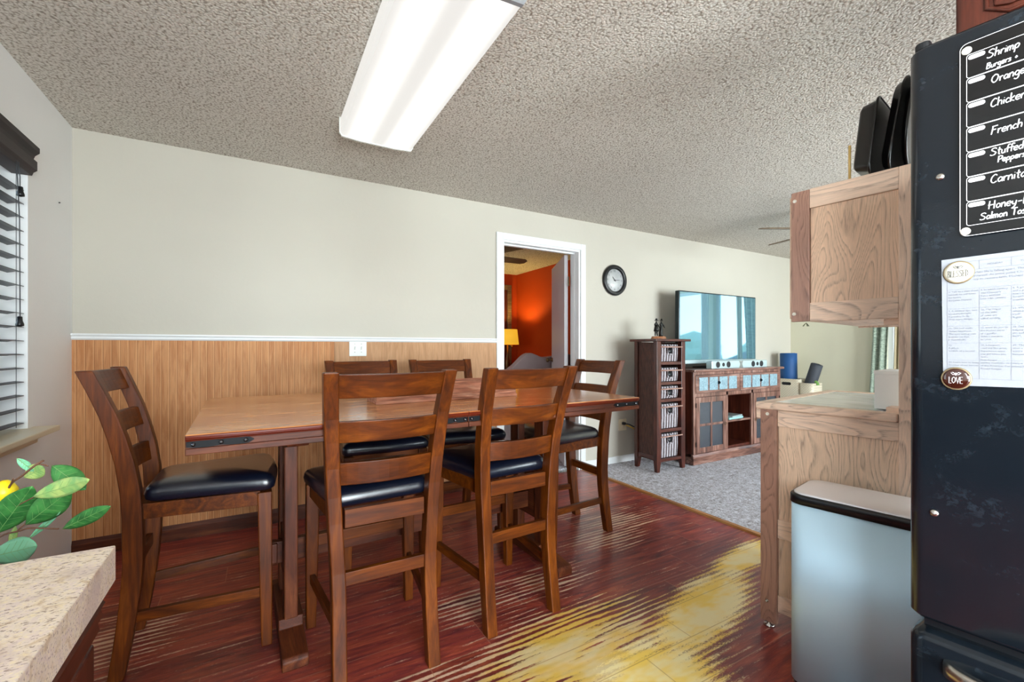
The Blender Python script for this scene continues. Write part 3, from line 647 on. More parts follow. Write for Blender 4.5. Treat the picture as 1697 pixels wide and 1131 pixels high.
for k, (z0, z1) in enumerate(opens):
    nmn = ['top', 'second', 'middle', 'fourth', 'bottom'][k]
    b = thing('wicker_basket', 'woven wicker basket with a round grip hole, %s one in the dark wood tower' % nmn, 'basket', (3.368, 2.99, z0-.005+.012+.001), group='baskets in the tower')
    w, h = .122, (z1-z0)-.014
    body = MB(); rings = []
    n = 9
    o_ = [(z, s) for z, s in ((0, .93), (.01, .96), (h*.5, 1.0), (h-.006, .99), (h, .975))]
    for z, s in o_: rings.append([(p[0]*s, p[1]*s, z) for p in rrect(-w, w, -.118, .1, .02, 3)])
    for z, s in ((h, .92), (h*.5, .92), (.014, .88)): rings.append([(p[0]*s, p[1]*s, z) for p in rrect(-w, w, -.118, .1, .02, 3)])
    body.loft(rings, True).build('basket_body', M['basket'], b)
    hz = h-.055
    MB().lathe([(.046, -.112), (.050, -.117), (.048, -.124), (.041, -.127), (.034, -.122), (.034, -.112)], (0, 0, hz), 20, 'y').build('grip_ring', M['basket'], b)
    MB().lathe([(.035, -.116), (.035, -.1195), (0, -.1195)], (0, 0, hz), 20, 'y').build('grip_hole', M['black'], b)

# bronze couple figurine
def skinfig(name, verts, edges, radii, mat, parent, root=0):
    me = bpy.data.meshes.new(name); me.from_pydata(verts, edges, []); o = bpy.data.objects.new(name, me); COL.objects.link(o); o.parent = parent
    md = o.modifiers.new('skin', 'SKIN'); sv = me.skin_vertices[0].data
    for i, r in enumerate(radii): sv[i].radius = (r, r) if not isinstance(r, tuple) else r; sv[i].use_root = (i == root)
    sb = o.modifiers.new('s', 'SUBSURF'); sb.levels = sb.render_levels = 2
    me.materials.append(mat); return o
fg = thing('figurine', 'small dark bronze figurine of a couple on an oval wood base, on the basket tower', 'figurine', (3.345, 2.985, 1.2505), 0)
MB().loft([[(.092*s*math.cos(t), .05*s*math.sin(t), z) for t in [2*PI*k/28 for k in range(28)]] for z, s in ((0, 1), (.006, 1.02), (.012, .98), (.02, .93), (.026, .9))], True).build('base', M['fig_base'], fg)
for sx, hat in ((-1, 1), (1, 0)):
    x = sx*.035; z = .026; S_ = .82
    V = [(x, 0, z+.085*S_), (x, 0, z+.115*S_), (x, 0, z+.148*S_), (x, 0, z+.165*S_), (x, -.002, z+.182*S_), (x-.011, 0, z+.045*S_), (x-.012, .004, z+.004), (x+.011, 0, z+.045*S_), (x+.013, -.004, z+.004), (x-.02, 0, z+.145*S_), (x-.026, -.01, z+.115*S_), (x-.02, -.024, z+.1*S_), (x+.02, 0, z+.145*S_), (x+.026, -.01, z+.115*S_), (x+.02, -.024, z+.1*S_)]
    Ed = [(0, 1), (1, 2), (2, 3), (3, 4), (0, 5), (5, 6), (0, 7), (7, 8), (2, 9), (9, 10), (10, 11), (2, 12), (12, 13), (13, 14)]
    rd = [.014, .013, .013, .005, .010, .008, .006, .008, .006, .007, .005, .004, .007, .005, .004]
    skinfig('figure', V, Ed, rd, M['bronze'], fg)
    if hat:
        MB().lathe([(.0, z+.198), (.009, z+.194), (.010, z+.182), (.02, z+.179), (.021, z+.176), (.004, z+.175)], (x, -.002, -.024), 16).build('hat', M['bronze'], fg)
        MB().lathe([(.013, z+.125), (.02, z+.09), (.025, z+.062), (.02, z+.06)], (x, 0, -.012), 16).build('coat', M['bronze'], fg)
    else:
        MB().lathe([(.0, z+.2), (.007, z+.197), (.008, z+.186), (.015, z+.182), (.015, z+.179), (.004, z+.178)], (x, -.002, -.026), 16).build('hat', M['bronze'], fg)
        MB().lathe([(.012, z+.11), (.017, z+.07), (.02, z+.03), (.021, z+.004), (.016, z+.003)], (x, .006, -.01), 16).build('dress', M['bronze'], fg)

# ------------------------------------------------------------ media console
cx0, cx1, cy0, cy1 = 3.70, 5.215, 2.87, 3.30
co = thing('media_console', 'distressed wood media console with slate tile drawers and glass doors', 'console', ((cx0+cx1)/2, (cy0+cy1)/2, .012))
HX, HY = (cx1-cx0)/2, (cy1-cy0)/2; F_ = -HY
def lx(x): return x-(cx0+cx1)/2
MB().box(-HX-.02, HX+.03, F_-.03, HY+.01, .915, .94).build('top_board', M['console_x'], co, bevel=.006)
cc = MB().box(-HX, -HX+.022, F_+.02, HY, .1, .915).box(HX-.022, HX, F_+.02, HY, .1, .915).box(-HX+.022, HX-.022, HY-.012, HY, .1, .915).box(-HX+.022, HX-.022, F_+.02, HY-.012, .1, .125).box(-HX+.022, HX-.022, F_+.02, HY-.012, .655, .675)
for x in (4.235, 4.67): cc.box(lx(x)-.011, lx(x)+.011, F_+.02, HY-.012, .125, .655)
cc.build('carcass', M['cherry_z'], co)
ff = MB()
for x0_, x1_ in ((-HX, -HX+.035), (HX-.035, HX), (lx(4.218), lx(4.248)), (lx(4.655), lx(4.685))): ff.box(x0_, x1_, F_, F_+.02, .1, .70 if x0_ > -HX and x1_ < HX else .915)
ff.box(-HX+.035, HX-.035, F_, F_+.02, .885, .915).box(-HX+.035, HX-.035, F_, F_+.02, .665, .70); ff.box(lx(4.44)-.01, lx(4.44)+.01, F_, F_+.02, .70, .885)
ff.build('face_frame', M['console_z'], co, bevel=.002)
MB().box(-HX-.012, HX+.012, F_-.012, HY+.002, 0, .075).prism([(F_-.012, .075), (F_, .1), (F_+.02, .1), (F_+.02, .075)], -HX-.01, HX+.01, 'x').build('plinth', M['console_x'], co, bevel=.003)
for a, b in ((3.737, 4.428), (4.452, 5.178)):
    d_ = MB().box(lx(a), lx(b), F_-.006, F_+.014, .702, .883).build('drawer', M['console_x'], co, bevel=.003)
    n = 4; w = (b-a-.06)/n
    for k in range(n): MB().box(lx(a)+.03+k*w+.012, lx(a)+.03+(k+1)*w-.012, F_-.010, F_-.004, .728, .860).build('tile', M['tile'], d_, bevel=.004)
    mx_ = lx((a+b)/2)
    MB().lathe([(.018, F_-.008), (.018, F_-.014), (.006, F_-.02), (.008, F_-.026), (0, F_-.028)], (mx_, 0, .80), 14, 'y').build('pull', M['iron'], d_)
def ring_pull(x, z, par): MB().tube([(x+.014*math.cos(t), F_-.016, z-.012+.014*math.sin(t)) for t in [2*PI*k/14 for k in range(15)]], .0025, 6).build('ring_pull', M['brass'], par)
for a, b, hs in ((3.737, 4.215, 1), (4.69, 5.178, -1)):
    z0, z1 = .105, .662; s = .055; d_ = MB()
    d_.box(lx(a), lx(a)+s, F_-.006, F_+.014, z0, z1).box(lx(b)-s, lx(b), F_-.006, F_+.014, z0, z1).box(lx(a)+s, lx(b)-s, F_-.006, F_+.014, z0, z0+s).box(lx(a)+s, lx(b)-s, F_-.006, F_+.014, z1-s, z1)
    m_ = (lx(a)+lx(b))/2; zm = (z0+z1)/2
    d_.box(m_-.012, m_+.012, F_-.004, F_+.012, z0+s, z1-s).box(lx(a)+s, m_-.012, F_-.004, F_+.012, zm-.012, zm+.012).box(m_+.012, lx(b)-s, F_-.004, F_+.012, zm-.012, zm+.012)
    d_ = d_.build('door', M['console_z'], co, bevel=.0025)
    MB().box(lx(a)+s-.004, lx(b)-s+.004, F_+.003, F_+.007, z0+s-.004, z1-s+.004).build('glass_panel', M['seed'], d_)
    ring_pull(lx(b)-.025 if hs > 0 else lx(a)+.025, zm, d_)
    hxx = lx(a)-.004 if hs > 0 else lx(b)+.004
    for z in (z0+.07, z1-.1): MB().tube([(hxx, F_-.008, z), (hxx, F_-.008, z+.045)], .005, 6).build('hinge', M['iron'], d_)
MB().box(lx(4.246), lx(4.659), F_+.01, HY-.014, .375, .395).build('shelf', M['console_x'], co, bevel=.002)
bk = [(4.27, 4.56, .0, .018, 'mint'), ]
for k, (dx, w_, ht, lab) in enumerate(((0, .27, .02, 'teal flat case on the console shelf, bottom of the small stack'), (.012, .24, .016, 'black and teal flat case on top of the small stack on the console shelf'))):
    tag(at(MB().box(-w_/2, w_/2, -.09, .09, 0, ht).build('disc_case', M['dvd'] if k == 0 else M['silver'], bevel=.002), (4.43+dx, 2.99, .4075+k*.0205), 4+k*6), lab, 'case', 'cases on the console shelf')
# television
tv = thing('television', 'large flat television reflecting the windows, standing on the console', 'television', (4.40, 3.09, .9525), 0)
tw_, z0, z1 = .665, .045, .808
MB().box(-tw_, tw_, -.02, .03, z0, z1).build('casing', M['screen_edge'], tv, bevel=.006)
MB().box(-tw_+.012, tw_-.012, -.022, -.0195, z0+.045, z1-.012).build('screen', M['screen'], tv)
MB().box(-tw_+.004, tw_-.004, -.0235, -.0195, z0+.004, z0+.042).build('lower_bezel', M['silver'], tv)
MB().box(-.06, .06, 0, .03, .012, z0+.01).box(-.28, .28, -.09, .12, 0, .012).build('stand', M['black'], tv, bevel=.004)
sb = thing('soundbar', 'silver soundbar with six round speakers in front of the television', 'soundbar', (4.50, 2.925, .9525), 0)
MB().prism([(-.035, 0), (.035, 0), (.035, .072), (-.025, .082), (-.035, .074)], -.485, .485, 'x').build('housing', M['silver'], sb, bevel=.004)
for x in (-.39, -.3, -.215, .22, .30, .375):
    r = .028 if x not in (-.3, .30) else .016
    MB().lathe([(r+.004, -.034), (r+.004, -.0375), (r-.002, -.038), (r*.5, -.0355), (.004, -.037), (0, -.037)], (x, 0, .04), 20, 'y').build('speaker', M['speaker_cone'], sb)
MB().prism([(-.035, .002), (.035, .002), (.02, .03), (.02, .05), (.035, .075), (-.035, .075), (-.02, .05), (-.02, .03)], -.0385, -.0345, 'y').build('badge', M['chrome'], sb)

# ------------------------------------------------------------ corner: hampers, mats, drapes
def hamper(name, label, x, y, w, d, h, hole=True):
    t = thing(name, label, 'bin', (x, y, .014), group='pale woven bins in the corner'); rings = []
    for z, s in ((0, .9), (.02, .94), (h-.14, 1.), (h-.13, 1.02), (h, 1.02), (h, .95), (h-.14, .94), (.03, .86)): rings.append([(p[0]*s, p[1]*s, z) for p in rrect(-d/2, d/2, -w/2, w/2, .04, 4)])
    MB().loft(rings, True).build('bin_body', M['bin'], t)
    if hole:
        MB().prism([(p[0], p[1]+h-.06) for p in rrect(-.055, .055, -.018, .018, .016, 4)], -d/2*1.02-.002, -d/2*1.02+.004, 'x').build('handle_hole', M['black'], t)
    return t
hamper('storage_bin', 'pale woven bin with handle hole holding the blue rolled mat, in the far corner', 5.9, 3.10, .30, .26, .765)
hamper('storage_bin', 'smaller pale woven bin with green cloth in it, right of the other bin', 5.88, 2.87, .16, .24, .725, False)
def mat_roll(label, mt, loc, r, h, tilt):
    mb = MB(); rings = []
    n = 90
    # spiral profile, extruded
    prof = [(r*(1-.55*k/n)*math.cos(4.5*PI*k/n), r*(1-.55*k/n)*math.sin(4.5*PI*k/n)) for k in range(n+1)]
    inn = [(.93*r*(1-.6*k/n)*math.cos(4.5*PI*k/n), .93*r*(1-.6*k/n)*math.sin(4.5*PI*k/n)) for k in range(n+1)]
    mb.lathe([(r, 0), (r, h-.004), (r-.004, h), (r*.55, h-.002), (.3*r, h-.012), (.15*r, h-.02)], (0,0,0), 28)
    mb.tube([(p[0]*.97, p[1]*.97, h) for p in prof], .003, 5)
    o = mb.build('rolled_mat', mt); o.location = loc; o.rotation_euler = tilt; return tag(o, label, 'exercise mat', 'rolled mats in the corner')
mat_roll('blue rolled exercise mat standing upright in the woven bin in the corner', M['mat_blue'], (5.88, 3.125, .50), .095, .60, (R(-1), 0, 0))
mat_roll('dark grey rolled exercise mat leaning right beside the blue mat', M['mat_grey'], (5.87, 2.955, .45), .064, .54, (R(17), 0, 0))
gc = MB(); pts = []
for k in range(9):
    a = R(180*k/8); pts.append((0, -.07+.055*math.cos(a)+.055, .0+.05*math.sin(a)))
tag(at(MB().tube(catmull(pts, 4), .02).build('green_towel', M['mat_green']), (5.85, 2.85, .715)), 'green cloth curled on the rim of the smaller woven bin', 'towel')
def drape(name, label, mt, y0, y1, z0, z1, x, folds, lean=0., group='drapes on the far windows'):
    mb = MB(); n = folds*8; rows = []
    for zi in range(13):
        t = zi/12; z = z0+(z1-z0)*t; row = []
        pinch = 1-.18*math.sin(PI*min(1, max(0, (t-.1)/.9)))
        for k in range(n+1):
            u = k/n; yc = (y0+y1)/2; y = yc+(y0+(y1-y0)*u-yc)*pinch+lean*(1-t)
            row.append((x+.028*math.sin(2*PI*folds*u)*(.8+.2*math.sin(3*t)), y, z))
        rows.append(row)
    front = MB(); front.loft(rows, True, False, False)
    o = front.build(name, mt); md = o.modifiers.new('thick', 'SOLIDIFY'); md.thickness = .006
    return tag(o, label, 'curtain', group)
drape('curtain', 'sage green drape at the left edge of the far window, seen past the hutch', M['drape'], 2.17, 2.34, .03, 2.2, FX-.09, 2, .09)
drape('curtain', 'tan drape just right of the sage green drape at the far window', M['drape_tan'], 2.06, 2.15, .03, 2.2, FX-.085, 2, .04)
drape('curtain', 'grey sheer drape hanging between the two far windows', M['sheer'], 1.46, 1.61, .03, 2.2, FX-.09, 4)
drape('curtain', 'grey sheer drape at the right edge of the far windows', M['sheer'], .40, .62, .03, 2.2, FX-.09, 4)
rd = thing('curtain_rod', 'metal rod carrying the drapes above the far windows', 'curtain rod', (FX-.09, 1.4, 2.21))
MB().tube([(0, -1.05, 0), (0, 1.05, 0)], .011).build('rod', M['brass'], rd)
MB().box(0, .088, -.98, -.96, -.008, .008).box(0, .088, .96, .98, -.008, .008).build('bracket', M['brass'], rd)

# living room ceiling fan
fn = thing('ceiling_fan', 'living room ceiling fan, two blade tips showing left of the upper cabinet', 'fan', (4.15, 1.85, CEIL))
MB().lathe([(.07, 0), (.07, -.02), (.03, -.05), (.012, -.06), (.012, -.13), (.08, -.15), (.1, -.19), (.1, -.24), (.06, -.27), (0, -.28)], (0,0,0), 24).build('motor', M['fixture'], fn)
def blades(fn, a0, L=.64, z=-.225, n=5, mt='fan_blade'):
    for k in range(n):
        a = R(a0+k*360/n); ca, sa = math.cos(a), math.sin(a)
        prof = [(.12, -.05), (L*.6, -.068), (L-.04, -.062), (L, -.03), (L, .03), (L-.04, .062), (L*.6, .068), (.12, .05)]
        r0 = []; r1 = []
        for x, y in prof:
            dz = -y*.2; X_, Y_ = x*ca-y*sa, x*sa+y*ca; r0.append((X_, Y_, z+dz-.004)); r1.append((X_, Y_, z+dz+.004))
        MB().loft([r0, r1], False).build('blade', M[mt], fn)
blades(fn, 150, .61)

# ------------------------------------------------------------ bedroom things
bf = thing('bedroom_ceiling_fan', 'ceiling fan in the red bedroom, seen through the doorway', 'fan', (1.95, 4.25, CEIL-.005))
MB().lathe([(.07, 0), (.07, -.02), (.02, -.05), (.012, -.1), (.08, -.14), (.1, -.19), (.1, -.24), (.05, -.28), (0, -.29)], (0,0,0), 24).build('motor', M['brass'], bf)
blades(bf, 2, .68, -.235)
ns_ = thing('nightstand', 'dark nightstand carrying the lit lamp in the red bedroom corner', 'nightstand', (3.27, 5.90, 0))
MB().box(-.24, .24, -.2, .2, .12, .68).build('body', M['cherry_x'], ns_, bevel=.004); MB().box(-.26, .26, -.22, .22, .68, .705).build('top', M['cherry_x'], ns_, bevel=.004)
for x in (-.2, .2):
    for y in (-.16, .16): MB().box(x-.02, x+.02, y-.02, y+.02, 0, .12).build('leg', M['cherry_z'], ns_)
for z in (.2, .44): d_ = MB().box(-.21, .21, -.215, -.2, z, z+.2).build('drawer', M['cherry_x'], ns_, bevel=.003)
lp = thing('table_lamp', 'lit table lamp with a yellow shade in front of the red wall', 'lamp', (3.28, 5.86, .706))
MB().lathe([(.08, 0), (.08, .015), (.03, .03), (.018, .06), (.03, .12), (.045, .2), (.03, .3), (.012, .36), (.01, .56)], (0,0,0), 24).build('base', M['brass'], lp)
MB().lathe([(.175, .515), (.150, .745), (.148, .745), (.173, .515)], (0,0,0), 40).build('lamp_shade', M['shade'], lp)
MB().lathe([(.0, .56), (.02, .57), (.03, .60), (.025, .63), (0, .645)], (0,0,0), 16).build('bulb', M['bulb'], lp)
MB().tube([(0.03, -.05, .50), (.05, -.05, .48), (.06, -.04, .50)], .004).build('switch', M['chrome'], lp)
ll = bpy.data.lights.new('lamp_light', 'POINT'); ll.energy = 20; ll.color = (1, .84, .25); ll.shadow_soft_size = .03; lo = bpy.data.objects.new('lamp_light', ll); COL.objects.link(lo); lo.location = (3.28, 5.86, 1.36)
mi = thing('standing_mirror', 'tall dark wooden framed panel against the red bedroom wall', 'mirror', (3.25, 6.24, 0))
MB().box(-.31, -.24, -.02, .03, .05, 2.19).box(.24, .31, -.02, .03, .05, 2.19).box(-.24, .24, -.02, .03, 2.11, 2.19).box(-.24, .24, -.02, .03, .05, .13).build('frame', M['fan_blade'], mi, bevel=.004)
MB().box(-.24, .24, .0, .01, .13, 2.11).build('mirror_glass', M['cherry_z'], mi)
bd = thing('bed', 'bed with a grey camelback headboard seen through the doorway', 'bed', (2.85, 4.9, 0), 20)
hb = [(p.x, p.y) for p in catmull([(-.62, .80), (-.55, .90), (-.44, .98), (-.33, 1.075), (-.25, 1.108), (-.17, 1.09), (-.08, 1.06), (.05, 1.065), (.2, 1.08), (.33, 1.09), (.46, 1.0), (.56, .9), (.62, .80)], 4)]
MB().prism(hb+[(.62, 0), (-.62, 0)], -.05, .05, 'y').build('headboard', M['grey_cloth'], bd, bevel=.012)
MB().box(-.6, .6, .06, 1.12, .28, .55).build('mattress', M['linen'], bd, bevel=.05, seg=4)
MB().box(-.6, .6, .06, 1.12, 0, .28).build('bed_base', M['grey_cloth'], bd, bevel=.01)
bd.location = (3.0, 4.42, 0); bd.rotation_euler = (0, 0, 0)

# ------------------------------------------------------------ oak hutch (local x -> right along its end panel, y -> away)
hu = thing('kitchen_hutch', 'open oak kitchen hutch with upper cabinet, end panel facing the viewer', 'hutch', (1.849, 1.095, 0), -82.4)
D = .84; OX = .492
def lowpost(x0, x1, y0, y1, z0, z1, mt=None): return MB().box(x0, x1, y0, y1, z0, z1).build('frame_post', mt or M['oak_post'], hu, bevel=.0025)
lowpost(0, .062, -.012, .012, .02, .905)
lowpost(0, .062, D-.012, D+.012, .02, .905)
for y in (0, D): lowpost(.446, OX, y-.004, y+.022 if y == 0 else y+.01, .02, 1.786, M['oak_z'])
for z0, z1 in ((.838, .905), (.376, .453), (.07, .139)):
    MB().box(.062, .446, -.0, .018, z0, z1).build('rail', M['oak_rail'], hu, bevel=.002)
MB().box(.0625, .446, .010, .016, .139, .838).build('end_panel', M['oak_panel'], hu)
MB().box(.0625, .446, D-.016, D-.01, .07, .838).build('end_panel', M['oak_panel'], hu)
MB().box(OX-.03, OX-.024, .022, D-.012, .1, .9).build('back_panel', M['oak_panel'], hu)
MB().box(.03, OX-.03, .018, D-.016, .1, .118).build('bottom_board', M['oak_y'], hu)
for k in range(2):
    y0, y1 = .02+k*.405, .42+k*.405
    d_ = MB().box(.004, .024, y0, y0+.06, .13, .88).box(.004, .024, y1-.06, y1, .13, .88).box(.004, .024, y0+.06, y1-.06, .82, .88).box(.004, .024, y0+.06, y1-.06, .13, .19).box(.012, .018, y0+.06, y1-.06, .19, .82).build('door', M['oak_z'], hu, bevel=.002)
    MB().lathe([(.012, .004), (.006, -.006), (.014, -.018), (0, -.022)], (0, y1-.03 if k == 0 else y0+.03, .6), 12, 'x').build('knob', M['chrome'], d_)
# countertop
ct = MB()
E_ = .055
ct.box(-.02, .445, -.014, -.014+E_, .905, .935).box(-.02, .445, D+.014-E_, D+.014, .905, .935).box(-.02, -.02+E_, -.014+E_, D+.014-E_, .905, .935).box(.40, .445, -.014+E_, D+.014-E_, .905, .935)
ct.build('countertop_edge', M['oak_rail'], hu, bevel=.007, seg=3)
MB().box(-.02+E_, .40, -.014+E_, D+.014-E_, .90, .933).build('countertop_inlay', M['inlay'], hu)
MB().box(-.018, .0, -.01, .0, .865, .905).box(-.018, -.002, 0, D, .865, .905).build('counter_skirt', M['oak_rail'], hu, bevel=.003)
# upper cabinet
MB().box(.115, .179, -.006, .016, 1.267, 1.784).build('frame_post', M['oak_post'], hu, bevel=.002)
for z0, z1 in ((1.71, 1.786), (1.265, 1.339)): MB().box(.179, .446, -.004, .016, z0, z1).build('rail', M['oak_rail'], hu, bevel=.002)
MB().box(.18, .446, .006, .012, 1.339, 1.71).build('end_panel', M['oak_panel2'], hu)
uc = MB().box(.12, OX-.01, .016, D-.01, 1.275, 1.293).box(.12, OX-.01, .016, D-.01, 1.766, 1.784).box(.12, OX-.01, D-.01, D+.006, 1.267, 1.784).box(OX-.02, OX-.01, .02, D-.01, 1.293, 1.766)
uc.build('upper_case', M['oak_y'], hu)
MB().box(.40, .446, .02, .10, 1.243, 1.265).build('corbel', M['oak_rail'], hu, bevel=.003)
for k in range(2):
    y0, y1 = .018+k*.405, .42+k*.405
    d_ = MB().box(.100, .118, y0, y1, 1.28, 1.775).build('door', M['oak_z'], hu, bevel=.004)
    MB().lathe([(.012, .1), (.006, .09), (.014, .078), (0, .074)], (0, y1-.03 if k == 0 else y0+.03, 1.33), 12, 'x').build('knob', M['chrome'], d_)
for x, z, y in ((.128, 1.749, -.006), (.126, 1.298, -.006), (.028, .887, -.012), (.026, .106, -.012)):
    o = MB().lathe([(.007, y), (.007, y-.002), (.0055, y-.003), (.0035, y-.003), (.0035, y-.0015), (0, y-.0015)], (x, 0, z), 16, 'y').build('bolt', M['bolt'] if z > .2 else M['chrome'], hu)
for x in (.03, .46):
    for y in (0, D): MB().lathe([(.008, .022), (.008, .012), (.02, .010), (.022, .002), (.018, 0.0), (0, 0)], (x, y, 0), 16).build('levelling_foot', M['chrome'], hu)
MB().box(.405, .445, .03, .10, .934, .952).build('wood_block', M['oak_rail'], hu, bevel=.002)
# things on the hutch
wb = thing('white_box', 'white carton standing on the hutch counter behind the oak post', 'box', (2.045, .70, .9365), 8)
MB().box(-.05, .14, -.06, .06, 0, .135).build('carton', M['plastic_white'], wb, bevel=.002); MB().box(-.052, .142, -.062, .062, .128, .142).build('flap', M['plastic_white'], wb, bevel=.001)
def roaster(label, name, loc, L, H, T, r, tilt, rz=8):
    t = thing(name, label, 'pan', loc, rz, 'black pans on top of the hutch'); t.rotation_euler = (tilt, 0, R(rz))
    rings = []
    def o(ins, y): return [(p[0], y, p[1]) for p in rrect(ins, L-ins, ins, H-ins, max(r-ins*.6, .01), 6)]
    rings = [o(.0, -T*.5), o(-.0, -T*.5+.004), o(.006, -T*.4), o(.016, T*.35), o(.026, T*.5), o(.05, T*.5), o(.05, T*.5-.004), o(.03, T*.5-.006), o(.02, T*.3), o(.012, -T*.38), o(.010, -T*.5)]
    MB().loft(rings[:6]+rings[5:], True).build('pan_body', M['pan'], t)
    g = MB()
    for k in range(3): g.box(L*.2, L*.8, T*.5-.009, T*.5-.005, H*(.3+.2*k), H*(.3+.2*k)+.006)
    g.build('pan_ribs', M['pan'], t)
    MB().tube([(o_[0], -T*.5+.002, o_[1]) for o_ in rrect(.0, L, .0, H, r, 6)+[rrect(.0, L, .0, H, r, 6)[0]]], .0045, 6).build('pan_rim', M['pan'], t)
    return t
ZT_ = 1.7905
roaster('black roasting pan on edge on top of the hutch, leftmost of the three pans', 'roasting_pan', (1.868, .752, ZT_), .36, .262, .055, .03, R(6))
roaster('black baking pan on edge on top of the hutch, middle of the three pans', 'baking_pan', (1.885, .692, ZT_), .36, .315, .03, .06, R(9))
roaster('black rounded tray on edge on top of the hutch, partly behind the refrigerator', 'baking_tray', (1.885, .648, ZT_), .37, .36, .02, .15, R(7))
tag(MB().tube([(1.905, .797, 1.787), (1.905, .797, 1.915)], .0046, 10).build('wooden_dowel', M['dowel']), 'thin upright wooden stick on top of the hutch, left of the pans', 'stick')
sp = MB()
for k in range(10):
    a = random.uniform(0, 6.28); sp.tube([(0, 0, 0), (.006*math.cos(a), .006*math.sin(a), -.006), (.012*math.cos(a), .012*math.sin(a), -.014)], .0009, 5)
tag(at(sp.build('dried_sprig', M['bird']), (1.95, .97, 1.2655)), 'tiny dried sprig hanging under the oak upper cabinet', 'sprig')

# ------------------------------------------------------------ trash can
tc = thing('trash_can', 'rectangular stainless steel trash can with black rim beside the refrigerator', 'trash can', (1.585, .85, 0), -80)
Lc, Dc = .375, .245
def tr(ins, z): return [(p[0], p[1], z) for p in rrect(ins, Lc-ins, ins, Dc-ins, .05-ins*.5, 7)]
MB().loft([tr(.0, .02), tr(0, .63)], True).build('can_body', M['steel'], tc)
MB().loft([tr(.006, 0), tr(.006, .02)], True).build('base_ring', M['black'], tc)
MB().loft([tr(-.003, .63), tr(-.003, .655), tr(.0, .66), tr(.006, .662), tr(.008, .66)], True).build('rim', M['black'], tc)
MB().loft([tr(.007, .655), tr(.007, .664), tr(.010, .667), tr(.014, .668)], True).build('lid', M['lid'], tc)
MB().box(Lc/2-.06, Lc/2+.06, -.025, .01, .01, .03).build('pedal', M['steel'], tc, bevel=.004)

# ------------------------------------------------------------ refrigerator (local x right, y away)
FO = (1.104, .347)
fr = thing('refrigerator', 'tall glossy black refrigerator with bottom freezer at the right edge', 'refrigerator', (FO[0], FO[1], 0), -83.7)
FWd = .83
def doorplan(z, ins=0.): return [(p[0], p[1], z) for p in rrect(-.016+ins, FWd, .0+ins, .075, .022, 6)]
MB().loft([doorplan(.642, .006), doorplan(.650), doorplan(1.733), doorplan(1.74, .004)], True).build('door', M['fridge'], fr)
fz = MB().loft([doorplan(.05, .004), doorplan(.055), doorplan(.60), doorplan(.612, .006), doorplan(.620, .018)], True).build('freezer_drawer', M['fridge'], fr)
MB().box(.0, FWd-.015, .078, .72, .03, 1.75).build('cabinet_body', M['fridge'], fr, bevel=.006)
MB().box(.002, FWd-.02, .03, .078, .03, 1.73).build('gasket', M['black'], fr)
MB().prism(rrect(-.010, .014, .012, .06, .01, 4), 1.74, 1.757).build('hinge_cover', M['black'], fr, bevel=.004)
hd = MB(); pts = [(.035, -.0, .567), (.05, -.022, .572), (.09, -.042, .574), (.2, -.052, .574), (.4, -.055, .574), (.62, -.05, .574), (.75, -.03, .572), (.79, 0, .567)]
pp = catmull(pts, 5); rings = []
for p in pp: rings.append([(p.x, p.y-.008, p.z-.012), (p.x, p.y-.012, p.z+.004), (p.x, p.y-.004, p.z+.014), (p.x, p.y+.010, p.z+.012), (p.x, p.y+.010, p.z-.014)])
hd.loft(rings, True).build('handle', M['chrome'], fz)
for z in (.70, 1.40): pass
MB().tube(catmull([(.78, 0, .8), (.78, -.045, .85), (.78, -.055, 1.1), (.78, -.045, 1.4), (.78, 0, 1.45)], 5), .014).build('handle', M['chrome'], fr)
for x, z in ((.030, 1.482), (.022, .849)):
    MB().lathe([(.0065, 0), (.006, -.002), (.003, -.0035), (0, -.0035)], (x, -.0002, z), 20, 'y').build('screw_cap', M['chrome'], fr)
# cabinet over the refrigerator
oc = thing('upper_cabinet', 'dark cherry cabinet with arched raised panel door above the refrigerator', 'cabinet', (1.30, .36, 1.80), -83.7)
MB().box(.010, .72, .02, .5, 0, CEIL-1.80).build('case', M['cherry_z'], oc)
MB().box(.012, .38, 0, .02, .0, .55).build('door', M['cherry_z'], oc, bevel=.004)
arch = [(.072, .058), (.072, .035), (.30, .035), (.30, .058)]
px1 = [(.062, .5), (.062, .068), (.095, .095), (.3, .30), (.32, .34), (.32, .5)]
MB().prism([(.070, .048), (.070, .075), (.098, .118), (.31, .32), (.33, .32), (.33, .048)][:0] or [(.068, .062), (.068, .5), (.33, .5), (.33, .0525), (.09, .0525)], -.006, 0.0, 'y').build('raised_panel', M['cherry_z'], oc, bevel=.004)
MB().tube([(.058, -.002, .5), (.058, -.002, .062), (.09, -.002, .04), (.34, -.002, .04)], .004, 6).build('panel_molding', M['cherry_z'], oc)

